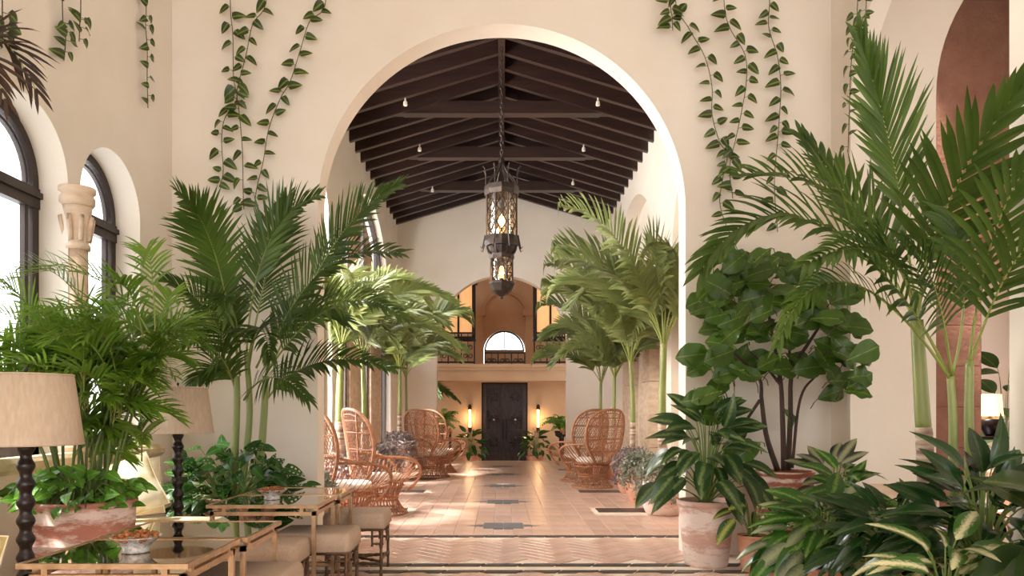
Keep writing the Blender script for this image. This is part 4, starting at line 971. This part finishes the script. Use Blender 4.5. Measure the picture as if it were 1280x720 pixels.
palm_from('clustered palm with slim green canes whose long frond arches over the fig', loc,
  [([V(loc)+V((-.02, 0, .3)), P(1192, 600, Yq), P(1191, 520, Yq), P(1188, 470, Yq)], .03, .022, .0),
   ([V(loc)+V((.04, .03, .3)), P(1212, 600, Yq), P(1211, 520, Yq), P(1212, 450, Yq)], .032, .024, .0)],
  [([P(1188, 475, Yq), P(1120, 318, Yq-.1), P(965, 185, Yq-.3), P(878, 340, Yq-.5)], dict(m='frond', nl=42, L=.44, w_=.034, up=(0, -.7, .7), vee=.2, droop=.28, t0=.16, a0=74)),
   ([P(1188, 475, Yq), P(1120, 365, Yq-.2), P(1020, 285, Yq-.5), P(972, 430, Yq-.7)], dict(m='frond', nl=30, L=.24, w_=.02, up=(0, -.7, .7), vee=.2, droop=.45, t0=.3, a0=70)),
   ([P(1212, 455, Yq), P(1222, 350, Yq-.1), P(1245, 250, Yq-.3), P(1300, 190, Yq-.5)], dict(m='frond', nl=16, L=.42, w_=.036, up=(-.4, -1, .3), vee=.1, droop=.3, t0=.25, a0=65)),
   ([P(1212, 455, Yq), P(1240, 380, Yq-.2), P(1265, 300, Yq-.4), P(1330, 280, Yq-.6)], dict(m='frond', nl=15, L=.4, w_=.034, up=(-.3, -1, .4), vee=.1, droop=.35, t0=.25, a0=65)),
   ([P(1190, 470, Yq), P(1205, 380, Yq), P(1190, 290, Yq), P(1165, 250, Yq+.1)], dict(m='frond', nl=18, L=.36, w_=.04, up=(0, -1, .2), vee=.1, droop=.4, t0=.3, a0=65)),
   ([P(1190, 470, Yq), P(1180, 400, Yq-.2), P(1170, 330, Yq-.5), P(1130, 300, Yq-.8)], dict(m='frond', nl=22, L=.3, w_=.03, up=(0, -1, .2), vee=.1, droop=.4, t0=.3, a0=65))],
  'frond', (.17, .13, .36, 'pot_terracotta'))
# ---- left centre palm
Yc = 6.35; loc = (P(303, 0, Yc).x, Yc, 0); o_ = V(loc)
def b3(u, v): return P(u, v, Yc)
tl_ = palm_from('palm cluster above the swiss-cheese vine, its fronds crossing the arch edge', loc,
  [([o_+V((-.08, 0, .55)), b3(296, 520), b3(296, 470)], .032, .026, .0), ([o_+V((0, -.05, .55)), b3(312, 520), b3(308, 440)], .03, .022, .0), ([o_+V((.12, 0, .55)), b3(330, 520), b3(332, 470)], .036, .026, .0)],
  [([b3(300, 470), b3(280, 340), P(262, 270, Yc-.3), P(222, 240, Yc-.7)], dict(m='frond', nl=44, L=.4, w_=.025, up=(.2, -1, .4), vee=.15, droop=.2, t0=.3, a0=65)),
   ([b3(308, 450), b3(312, 330), P(345, 260, Yc-.2), P(398, 246, Yc-.5)], dict(m='frond', nl=44, L=.4, w_=.026, up=(-.2, -1, .4), vee=.15, droop=.15, t0=.3, a0=60)),
   ([b3(332, 470), b3(350, 380), P(410, 300, Yc-.2), P(498, 318, Yc-.6)], dict(m='frond', nl=46, L=.42, w_=.026, up=(-.1, -.8, .6), vee=.2, droop=.2, t0=.25, a0=68)),
   ([b3(332, 470), b3(380, 380), P(415, 270, Yc-.3), P(500, 232, Yc-.8)], dict(m='frond', nl=44, L=.34, w_=.023, up=(-.3, -1, .3), vee=.1, droop=.12, t0=.45, a0=62)),
   ([b3(328, 510), b3(350, 465), P(410, 430, Yc-.3), P(492, 462, Yc-.6)], dict(m='frond', nl=44, L=.32, w_=.026, up=(-.1, -.8, .6), vee=.2, droop=.25, t0=.18, a0=65)),
   ([b3(332, 470), b3(360, 420), P(430, 340, Yc-.4), P(500, 395, Yc-.8)], dict(m='frond', nl=44, L=.36, w_=.025, up=(0, -.8, .6), vee=.2, droop=.3, t0=.2, a0=68)),
   ([b3(298, 480), b3(280, 420), P(262, 370, Yc-.4), P(205, 350, Yc-.7)], dict(m='frond', nl=40, L=.36, w_=.023, up=(.2, -.9, .5), vee=.2, droop=.25, t0=.22, a0=68)),
   ([b3(296, 490), b3(282, 440), P(250, 400, Yc-.5), P(185, 455, Yc-.8)], dict(m='frond', nl=42, L=.34, w_=.022, up=(.1, -.8, .6), vee=.2, droop=.35, t0=.2)),
   ([b3(296, 500), b3(290, 450), P(262, 440, Yc-.2), P(235, 490, Yc-.4)], dict(m='frond', nl=34, L=.3, w_=.022, up=(.1, -.8, .6), vee=.2, droop=.45, t0=.2)),
   ([b3(310, 470), P(318, 400, Yc-.3), P(330, 390, Yc-.7), P(338, 450, Yc-1.0)], dict(m='frond', nl=34, L=.32, w_=.023, up=(0, -.6, .8), vee=.25, droop=.4, t0=.25)),
   ([b3(310, 450), P(330, 350, Yc+.1), P(345, 290, Yc+.2), P(358, 250, Yc+.3)], dict(m='frond', nl=42, L=.42, w_=.022, up=(0, -1, .1), vee=.1, droop=.3, t0=.2, a0=60)),
   ([b3(320, 460), P(350, 400, Yc+.1), P(385, 370, Yc+.2), P(430, 400, Yc+.3)], dict(m='frond', nl=40, L=.36, w_=.022, up=(0, -.9, .4), vee=.1, droop=.3, t0=.2, a0=60)),
   ([b3(300, 460), P(290, 400, Yc+.1), P(275, 330, Yc+.2), P(262, 275, Yc+.3)], dict(m='frond', nl=40, L=.36, w_=.025, up=(0, -1, .2), vee=.1, droop=.3, t0=.2, a0=60)),
   ([b3(305, 500), P(320, 470, Yc-.3), P(350, 455, Yc-.5), P(385, 500, Yc-.6)], dict(m='frond', nl=24, L=.28, w_=.022, up=(0, -.8, .6), vee=.2, droop=.45, t0=.2)),
   ([b3(300, 440), P(298, 380, Yc-.4), P(270, 340, Yc-.8), P(285, 400, Yc-1.1)], dict(m='frond', nl=34, L=.3, w_=.022, up=(0, -.7, .7), vee=.2, droop=.4, t0=.25))],
  'frond', (.3, .24, .6, 'pot_limed', 'band'), False)
# swiss-cheese vine in the same pot
me_ms = [leafmesh('leaf', 'leaf_monstera', .62, 'heart', 10, 3, .25, .15, 0, True), leafmesh('leaf', 'leaf_monstera', .66, 'heart', 8, 2, .3, .15)]
def heap(t, centre, rx, ry, rz_, n, meshes, size, seed, spill=.4, face=(0, -1, .5), stem='stem_green', xmin=-9):
    """mound of leaves: each leaf a part, facing outward and up, rooted on short stalks"""
    rr = random.Random(seed); c = V(centre); mb = MB(); cnt = 0
    for i in range(n*8):
        if cnt >= n: break
        a = rr.uniform(0, 2*PI); q = rr.uniform(.35, 1)**.6; el = rr.uniform(-spill, 1)
        ce = math.sqrt(max(0, 1-min(1, abs(el))**2)); d = V((math.cos(a)*ce*rx, math.sin(a)*ce*ry, el*rz_))*q
        if d.y > .4*ry: d.y *= .4
        d.x = max(d.x, xmin)
        p = c+d; out = V((d.x/rx, d.y/ry, .15)).normalized(); nn = (out*.5+V(face)*.8+V((rr.uniform(-.5, .5), rr.uniform(-.3, .3), rr.uniform(-.2, .6)))).normalized()
        dr = (out+V((rr.uniform(-.6, .6), rr.uniform(-.5, .2), rr.uniform(-.9, .35)))).normalized()
        s = size*rr.uniform(.7, 1.25); me = rr.choice(meshes); M = frame(p, dr, nn, s)
        if not leaf_free(me, Matrix.Translation(t.location) @ M, t.name): continue
        cnt += 1; inst(me, 'leaf', t, M)
        root = c+V((d.x*.25, d.y*.25, -rz_*.2)); mb.tube([root, root.lerp(p, .6)+V((0, 0, .05)), p], [.004, .003, .0025], 4)
    mb.build('stalks', stem, t)['kind'] = 'stuff'
heap(tl_, (-.04, -.12, .68), .62, .42, .36, 210, me_ms, .14, 5, .8); done(tl_)
# ---- palm out of frame at the left edge, brown-tipped frond reaching in
loc = V((-2.78, 3.98, 0))
palm_from('palm beside the window wall with a dry brown frond reaching into view', loc,
  [([loc+V((0, 0, .3)), loc+V((0, .02, 1.5)), loc+V((0, .05, 2.9))], .05, .035, .6)],
  [([loc+V((0, .05, 2.9)), P(-40, 10, 4.1), P(0, 20, 4.15), P(48, 118, 4.3)], dict(m='frond_brown', nl=15, L=.28, w_=.02, up=(0, -.8, .6), vee=.2, droop=.35, t0=.2)),
   ([loc+V((0, .05, 2.9)), P(-40, 20, 4.0), P(-20, 60, 4.05), P(10, 130, 4.1)], dict(m='frond_brown', nl=12, L=.26, w_=.02, up=(0, -.8, .6), vee=.2, droop=.35, t0=.2))],
  'frond_brown', (.16, .12, .4, 'pot_terracotta'))
# ---- left foreground: oval planter with cane palm and golden pothos
loc = V((-2.48, 4.53, 0)); t = thing('oval_planter', 'oval lime-washed terracotta planter with cane palm and pothos', 'plant', loc)
pot(t, .305, .27, .78, 'pot_limed', 'band', sx=1, sy=.85)
rr = random.Random(11); canes = []
mb_dummy = None
for i in range(20):
    a = rr.uniform(0, 2*PI); q = rr.uniform(.02, .17); bx, by = q*math.cos(a), q*math.sin(a); top = V((bx*2.2+rr.uniform(-.1, .1), by*1.6, rr.uniform(1.2, 1.95)))
    pts = [V((bx, by, .72)), V((bx*1.3, by*1.3, 1.0)), top]; mb = MB(); S = spline(pts, 8); mb.tube(S, [.011-.0005*k for k in range(8)], 6); mb.build('cane', 'palm_cane', t, smooth=True); canes.append(top)
for i in range(112):
    b = rr.choice(canes); az = rr.uniform(0, 2*PI); el = rr.uniform(.35, 1.35); ln = rr.uniform(.45, .8)
    if math.cos(az) > .3 and rr.random() < .3: ln *= 1.15
    b = b-V((0, 0, rr.uniform(0, .25)))
    if b.x+math.cos(az)*ln < -.42: ln *= .6
    if math.cos(az) > .2 and b.z < 1.75: ln *= .42
    frond(plume(b, az, el, ln, rr.uniform(.3, .8)), 'frond_bright', 17, .24, .017, (rr.uniform(-.3, .3), -.5, .8), .35, .25, .3, rr, t, None, .005, 62, 22, lim=(-.34, None, None, None))
me_po = [leafmesh('leaf', 'leaf_pothos', .8, 'heart', 8, 2, .25, .2), leafmesh('leaf', 'leaf_pothos', .72, 'heart', 8, 2, .45, .1)]
heap(t, (0, -.02, .82), .36,   .32, .16, 230, me_po, .078, 6, .6); done(t)
# ---- hanging vines
me_vl = [leafmesh('leaf', 'leaf_vine', .62, 'heart', 7, 2, .2, .15), leafmesh('leaf', 'leaf_vine', .7, 'heart', 7, 2, .35, .25)]
def vine(label, pts, seed, size=.105, dens=1.0, face=(0, -1, .2)):
    rr = random.Random(seed); S = spline(pts, 60); tot = sum((S[i+1]-S[i]).length for i in range(59)); root = S[0]
    t = thing('hanging_vine', label, 'vine', root); mb = MB(); mb.tube(S, .0035, 5); mb.build('stem', 'vine_stem', t, root)
    k = int(tot/.085*dens); mbp = MB()
    for i in range(k):
        f = (i+.5)/k*59; j = min(58, int(f)); p = S[j].lerp(S[j+1], f-j); fc = V(face).normalized(); lat = fc.cross(V((0, 0, 1)))*(1 if i % 2 else -1)
        q = p+lat*rr.uniform(.01, .035)+fc*.02; d = (lat*rr.uniform(.5, 1.1)+V((0, 0, rr.uniform(-.9, .3)))).normalized(); s = size*rr.uniform(.75, 1.2); me = rr.choice(me_vl)
        for k_ in range(8):
            M = frame(q-root, d, fc+V((rr.uniform(-.5, .5), 0, rr.uniform(-.2, .5))), s)
            if leaf_free(me, Matrix.Translation(root) @ M, t.name): break
            d = (lat*rr.uniform(.3, 1.1)+V((0, 0, rr.uniform(-1, .8)))).normalized(); s *= .93
        mbp.tube([p, q], .002, 4); inst(me, 'leaf', t, M)
    mbp.build('petioles', 'vine_stem', t, root)['kind'] = 'stuff'; done(t)
YV = 6.84
def pv(L_, Y=YV):
    top = P(L_[0][0], L_[0][1], Y); return [V((top.x, Y, CEIL))]+[P(u, v, Y) for u, v in L_]
vine('vine with the straight upper stem on the arch wall above the palm cluster', pv([(288, 7), (291, 44), (292, 97), (296, 124), (281, 148), (277, 175), (279, 215), (274, 234)]), 31)
vine('vine crossing the straight-stemmed vine on the arch wall', pv([(333, 0), (316, 30), (308, 67), (299, 101), (296, 118), (299, 141), (303, 188), (304, 242), (305, 262)], 6.79), 32)
vine('slanting vine on the arch wall closest to the arch above the palm cluster', pv([(407, 3), (387, 27), (375, 64), (363, 101), (350, 124), (336, 161), (329, 202), (321, 235), (318, 258)]), 33)
vine('short vine tip beside the long vine closest to the arch above the fig', pv([(838, 0), (840, 20), (841, 38)], 6.79), 34)
vine('long slanting vine closest to the arch on the wall above the fig', pv([(844, 0), (862, 37), (881, 71), (890, 109), (890, 142), (899, 176), (909, 195), (903, 225), (901, 262), (925, 320), (930, 345)]), 35)
vine('middle vine of the three on the wall above the fig', pv([(905, 0), (912, 34), (931, 68), (933, 101), (927, 139), (920, 172), (912, 210), (916, 248)], 6.79), 36)
vine('vine on the wall above the fig closest to the corner', pv([(962, 0), (961, 34), (972, 71), (976, 109), (974, 150), (972, 176), (968, 230), (972, 290)]), 37)
def pw(L_, x=-2.93):
    out = []
    for u, v in L_: Y = x*FPX/(u-U0); out.append(P(u, v, Y))
    return [V((x, out[0].y, CEIL))]+out
vine('slim vine hanging on the tan window wall closest to the corner', pw([(183, 0), (182, 30), (184, 60), (184, 100), (185, 135)]), 38, .09, .8, (1, -.2, 0))
vine('vine strand on the tan wall above the colonnette, longer of two', pw([(78, 0), (81, 30), (82, 50), (80, 76)]), 39, .08, .6, (1, -.2, 0))
vine('short vine strand on the tan wall above the colonnette', pw([(101, 0), (100, 25), (99, 52)], -2.9), 40, .08, .55, (1, -.2, 0))
vine('vine above the left arched window beside the dry frond', pw([(3, 0), (4, 30), (2, 60)]), 41, .1, .7, (1, -.2, 0))
vine('slim vine hanging at the corner of the right-hand arch, longer of two', pw([(1072, 0), (1068, 40), (1064, 80), (1062, 130), (1060, 190)], 2.93), 42, .08, .9, (-1, -.4, 0))
vine('slim vine hanging at the corner of the right-hand arch, shorter of two', pw([(1083, 0), (1078, 25), (1073, 55)], 2.93), 43, .08, .9, (-1, -.4, 0))
def drop_pot(t):
    """the stand-in pot gives way to the finished plant"""
    for o in list(OBST):
        if isinstance(o[3], tuple) and abs(o[3][1]-t.location.x)+abs(o[3][2]-t.location.y) < .05: OBST.remove(o)
# ---- fiddle-leaf fig
loc = V((2.42, 6.58, 0)); t = thing('fiddle_leaf_fig', 'fiddle-leaf fig with several trunks in a lime-banded terracotta pot', 'plant', loc)
pot(t, .245, .2, .79, 'pot_banded', 'band')
Yg = 6.58
def q_(u, v, dy=0): return P(u, v, Yg+dy)-loc
trunks = [[(972, 588), (958, 545), (952, 500), (948, 470), (915, 440)], [(980, 588), (978, 520), (975, 470), (962, 400), (955, 340)], [(985, 588), (988, 520), (990, 465), (1010, 430), (1030, 400)], [(990, 585), (1000, 500), (1020, 470), (1050, 445)], [(975, 480), (960, 462), (938, 440)], [(990, 470), (985, 420), (980, 360)], [(950, 500), (925, 535), (905, 545)]]
for i, L_ in enumerate(trunks):
    pts = [q_(u, v, .04*((i % 3)-1)) for u, v in L_]; S = spline(pts, 16); r0 = .026 if i < 3 else .015
    mb = MB(); mb.tube(S, [r0*(1-.6*k/15) for k in range(16)], 8); mb.build('trunk' if i < 3 else 'branch', 'bark_fig', t, smooth=True)
me_fg = [leafmesh('leaf', 'leaf_fig', .68, 'fiddle', 10, 3, .25, .18, .8), leafmesh('leaf', 'leaf_fig', .74, 'fiddle', 10, 3, .4, .1, 1.0)]
rr = random.Random(61); mb = MB()
for (u, v, ru, rv, n) in ((905, 395, 28, 40, 9), (950, 345, 45, 30, 13), (915, 345, 25, 25, 5), (900, 470, 18, 22, 4), (935, 420, 30, 30, 8), (895, 520, 16, 22, 4), (935, 545, 16, 22, 3), (985, 400, 35, 30, 8), (1000, 355, 30, 30, 6), (1050, 420, 25, 28, 7), (1060, 465, 22, 28, 6), (1020, 450, 25, 15, 5), (960, 460, 25, 15, 4), (1030, 380, 25, 25, 5), (988, 518, 6, 6, 1), (1032, 490, 6, 6, 1), (880, 440, 8, 20, 2)):
    for i in range(int(n*1.5)):
        uu, vv = u+rr.uniform(-1, 1)*ru, v+rr.uniform(-1, 1)*rv; dy = rr.uniform(-.35, .08); dy = min(dy, 2.8*FPX/max(1, uu-U0)-Yg); p = q_(uu, vv, dy)
        tgt = q_(975, 430); d = (V((uu-968, 0, 0)).normalized()*.8+V((rr.uniform(-.7, .7), rr.uniform(-.7, .1), rr.uniform(-.8, .5)))).normalized()
        s = rr.uniform(.2, .32); p.y = min(p.y, .24); me = rr.choice(me_fg)
        for k_ in range(10):
            M = frame(p-d*s*.4, d, (rr.uniform(-.5, .5), -1, rr.uniform(0, 1)), s)
            if leaf_free(me, Matrix.Translation(loc) @ M, t.name): break
            d = (d+V((rr.uniform(-.5, .5), rr.uniform(-.5, .2), rr.uniform(-.3, .5)))).normalized(); s *= .96
        inst(me, 'leaf', t, M)
        mb.tube([p-d*s*.4, p-d*s*.4-d*.03+V((0, 0, -.02)), p-d*s*.4-d*.05+V((0, .02, -.06))], [.003, .004, .004], 5)
mb.build('stalks', 'bark_fig', t)['kind'] = 'stuff'; drop_pot(t); done(t)
# ---- broad-leaved potted plants of the right foreground
def rosette(label, loc, potspec, meshes, n, size, seed, spread=.55, rise=.5, az=None, dirs=None, cat='plant', stalk='stem_green', low=.1, name='leafy_plant', nf=.75):
    t = thing(name, label, cat, loc); rr = random.Random(seed); pot(t, *potspec); h = potspec[2]; mb = MB()
    drop_pot(t)
    for i in range(n):
      for k_ in range(14):
        a = (az[0]+(az[1]-az[0])*rr.random()) if az else 2.399963*i+rr.uniform(-.3, .3); f = (i+.5)/n
        out = V((math.cos(a), math.sin(a), 0))
        if loc[1]+out.y*(spread*.55+size) > 6.85 and loc[1] < 6.9: out.y = -abs(out.y)*.6
        if loc[0]+out.x*(spread*.55+size) > 2.9 and loc[0] < 2.9 and loc[1] < 7: out.x *= .45
        r = spread*(.25+.75*f)*rr.uniform(.8, 1.1); z = h+low+rise*(1-f**1.3)*rr.uniform(.75, 1.1)
        p = out*r*.55+V((0, 0, z)); d = (out+V((rr.uniform(-.35, .35), rr.uniform(-.35, .2), .9-1.55*f+rr.uniform(-.5, .4)))).normalized(); s = size*rr.uniform(.8, 1.15)
        s *= 1-.035*k_; nn = V((0, 0, 1))*.8+out*.25+V((rr.uniform(-.4, .4), -.55+rr.uniform(-.3, .2), 0)); me = rr.choice(meshes); M = frame(p, d, nn, s)
        st_ = bez([V((out.x*.03, out.y*.03, h*.93)), V((out.x*r*.15, out.y*r*.15, z*.9+h*.05)), p], 7); tl = V(t.location); sw = [x+tl for x in st_]
        if leaf_free(me, Matrix.Translation(tl) @ M, t.name) and path_free(sw, near_obst([min(x[q] for x in sw) for q in range(3)], [max(x[q] for x in sw) for q in range(3)], t.name)) >= 1:
            inst(me, 'leaf', t, M); mb.tube(st_, [.007, .006, .006, .005, .005, .004, .004], 5); break
    mb.build('stalks', stalk, t)['kind'] = 'stuff'; done(t); return t
lm = leafmesh
me_df = [lm('leaf', 'leaf_dieff', .46, 'oval', 9, 2, .35, .3), lm('leaf', 'leaf_dieff', .42, 'lance', 9, 2, .55, .25)]
rosette('tall dark-leaved dumb cane in a whitewashed pot at the arch corner', (1.73, 6.5, 0), (.235, .18, .55, 'pot_whitewash'), me_df, 56, .31, 71, .78, .62)
me_db = [lm('leaf', 'leaf_dieff_bright', .48, 'oval', 9, 2, .35, .25)]
rosette('small dumb cane with yellow-centred leaves in a little clay pot', (2.03, 6.22, 0), (.115, .085, .3, 'pot_terracotta'), me_db, 15, .23, 72, .38, .24)
me_ag = [lm('leaf', 'leaf_aglaonema', .4, 'oval', 9, 2, .25, .2), lm('leaf', 'leaf_aglaonema', .42, 'oval', 9, 2, .45, .15)]
rosette('grey-green plant with pale-centred oval leaves in front of the fig pot', (2.62, 6.05, 0), (.17, .13, .42, 'pot_terracotta'), me_ag, 30, .25, 73, .5, .4)
me_gl = [lm('leaf', 'leaf_glossy', .38, 'lance', 9, 2, .4, .25), lm('leaf', 'leaf_silver', .4, 'oval', 9, 2, .45, .2), lm('leaf', 'leaf_glossy', .42, 'oval', 9, 2, .6, .2)]
rosette('bushy glossy-leaved plant with silver-flecked leaves in a wide clay pot', (2.12, 5.05, 0), (.24, .18, .3, 'pot_terracotta'), me_gl, 100, .25, 74, .62, .36, low=.02)
rosette('pointed-leaf green plant behind the bushy silver-flecked plant', (2.46, 5.5, 0), (.16, .12, .4, 'pot_terracotta'), [me_gl[0]], 32, .26, 75, .42, .36)
me_dk = [lm('leaf', 'leaf_dark', .3, 'lance', 9, 2, .4, .25), lm('leaf', 'leaf_dark', .34, 'oval', 9, 2, .3, .2)]
rosette('dense dark glossy plant with long narrow leaves below the clustered palm', (2.52, 4.02, 0), (.24, .18, .42, 'pot_terracotta'), me_dk, 120, .3, 76, .75, .55, low=.0)
rosette('dark glossy plant filling the gap below the stout palm trunk', (2.3, 4.5, 0), (.15, .12, .4, 'pot_terracotta'), me_dk, 70, .26, 79, .62, .42, low=.0)
me_st = [lm('leaf', 'leaf_striped', .36, 'oval', 9, 2, .5, .25), lm('leaf', 'leaf_striped', .38, 'lance', 9, 2, .65, .2)]
rosette('plant with cream-striped leaves in front of the dark glossy plant', (2.05, 3.55, 0), (.16, .12, .3, 'pot_terracotta'), me_st, 30, .26, 77, .5, .28)
me_bd = [lm('leaf', 'leaf_broad', .42, 'oval', 12, 3, .3, .25, .3), lm('leaf', 'leaf_broad', .4, 'lance', 12, 3, .5, .2, .3)]
t = rosette('plant with big broad ribbed leaves at the right edge beside the striped plant', (2.5, 3.3, 0), (.18, .14, .4, 'pot_terracotta'), me_bd, 20, .42, 78, .6, .45, az=(PI*.55, PI*1.4))
# ---- entrance hall plants
me_fl = [lm('leaf', 'leaf_monstera', .42, 'oval', 6, 1, .35, .2)]
for k, (u, lab) in enumerate(((588, 'leafy potted plant left of the double door'), (669, 'leafy potted plant right of the double door'))):
    x = P(u, 0, 22.2).x; rosette(lab, (x, 22.2, VF), (.26, .2, .62, 'pot_terracotta'), me_fl, 40, .3, 80+k, .75, .62, low=.05)
# iron handrails with wooden tops flanking the steps
for k, (u, lab) in enumerate(((562, 'iron stair railing with timber handrail by the left fern'), (704, 'iron stair railing with timber handrail by the right fern'))):
    x = P(u, 0, 20.4).x; t = thing('stair_railing', lab, 'railing', (x, 20.3, VF))
    for i in range(5): MB().box(-.012, .012, i*.16-.012, i*.16+.012, (.395 if i < 1 else .195 if i < 3 else 0), 1.36).build('baluster', 'iron_dark', t)
    MB().tube([(0, -.05, 1.3), (0, 0, 1.4), (0, .35, 1.42), (0, .7, 1.34)], .035, 8).build('handrail', 'rattan_light', t, smooth=True)
    mb = MB(); mb.bar((0, 0, .5), (0, .64, .5), .02, .02); mb.bar((0, 0, 1.2), (0, .64, 1.2), .02, .02); mb.build('rail', 'iron_dark', t); done(t)
hall = thing('potted_palm', 'palm in the entrance hall behind the white arch edge', 'palm', (-2.3, 21.75, VF)); rr = random.Random(95)
pot(hall, .25, .2, .5, 'pot_terracotta'); top = trunk(hall, [(0, 0, .45), (0, 0, 1.4), (.02, 0, 2.3)], .06, .05, .5)
for i in range(10): frond(plume(top, -1+.62*i, rr.uniform(.3, .8), rr.uniform(1.0, 1.3), rr.uniform(.5, 1)), 'frond', 22, .38, .05, (0, -.6, .8), .5, .2, .2, rr, hall, lim=(-2, None, -1.3, None))
done(hall)
def fern(label, loc, h, seed, m='fern'):
    t = thing('potted_fern', label, 'fern', loc); rr = random.Random(seed)
    MB().lathe([(.14, 0), (.14, .05), (.06, .1), (.05, h-.2), (.15, h-.14), (.18, h), (.15, h)], 16, cap=False).build('pedestal_pot', 'iron_dark', t, smooth=True)
    for i in range(34):
        a = 2.4*i+rr.uniform(-.3, .3); frond(plume((0, 0, h), a, rr.uniform(.3, 1.2), rr.uniform(.5, .85), rr.uniform(.6, 1.6)), m, 14, .1, .035, (0, -.5, .8), .3, .1, .08, rr, t, None, .006, 80, 40, lim=(None, None, -1.0, None))
    done(t)
fern('bright green fern on a stand left of the entrance steps', (P(552, 0, 21.5).x, 21.5, VF), 1.5, 91)
fern('bright green fern on a stand right of the entrance steps', (P(701, 0, 21.5).x, 21.5, VF), 1.35, 92)
# little wall marks: directional arrow sign on the aisle wall
p = P(1078, 374, 7.0); t = thing('arrow_sign', 'small red arrow marking on the cream side wall', 'sign', (p.x, 6.995, p.z)); s = 7.0/FPX
MB().box(-4*s, 3*s, -.003, 0, -.8*s, .8*s).build('shaft', 'sign_red', t)
mb = MB(); mb.bar((1*s, -.002, 3*s), (4*s, -.002, 0), .006, 1.4*s, (0, 0, 1)); mb.bar((1*s, -.002, -3*s), (4*s, -.002, 0), .006, 1.4*s, (0, 0, 1)); mb.build('head', 'sign_red', t)
mb = MB(); mb.box(-2*s, 5*s, -.003, 0, 5.5*s, 6.7*s); mb.box(-2*s, -.8*s, -.003, 0, 4*s, 8*s); mb.box(3*s, 4.2*s, -.003, 0, 4*s, 8*s); mb.build('pictogram', 'sign_red', t)
# far side room: console with lamp, bowl and a big-leaved plant
Yr = 9.6
p = P(1241, 545, Yr); t = thing('console_table', 'dark console table in the far side room', 'table', (p.x+.1, Yr, 0)); zt = p.z
MB().cbox(-.5, .5, -.2, .2, zt-.04, zt, .005).build('top', 'ebony', t)
for sx in (-1, 1):
    for sy in (-1, 1): MB().box(sx*.46-.025, sx*.46+.025, sy*.16-.025, sy*.16+.025, 0, zt-.04).build('leg', 'ebony', t)
done(t)
t = thing('table_lamp', 'lit table lamp with a cream shade and dark bowl-shaped base', 'lamp', (P(1238, 0, Yr).x, Yr, zt))
MB().lathe([(.05, 0), (.07, .02), (.14, .12), (.16, .2), (.12, .22), (.02, .24), (.015, .3)], 20).build('base', 'ebony', t, smooth=True)
MB().lathe([(.14, .25), (.12, .52)], 24, cap=False).build('shade', 'lamp_glow', t, smooth=True)
rosette('large-leaved plant next to the lit lamp in the far side room', (P(1256, 0, 10.4).x, 10.4, 0), (.2, .16, .5, 'pot_terracotta'), [lm('leaf', 'leaf_broad', .5, 'oval', 8, 2, .25, .2)], 16, .42, 99, .5, 1.3, low=.2)
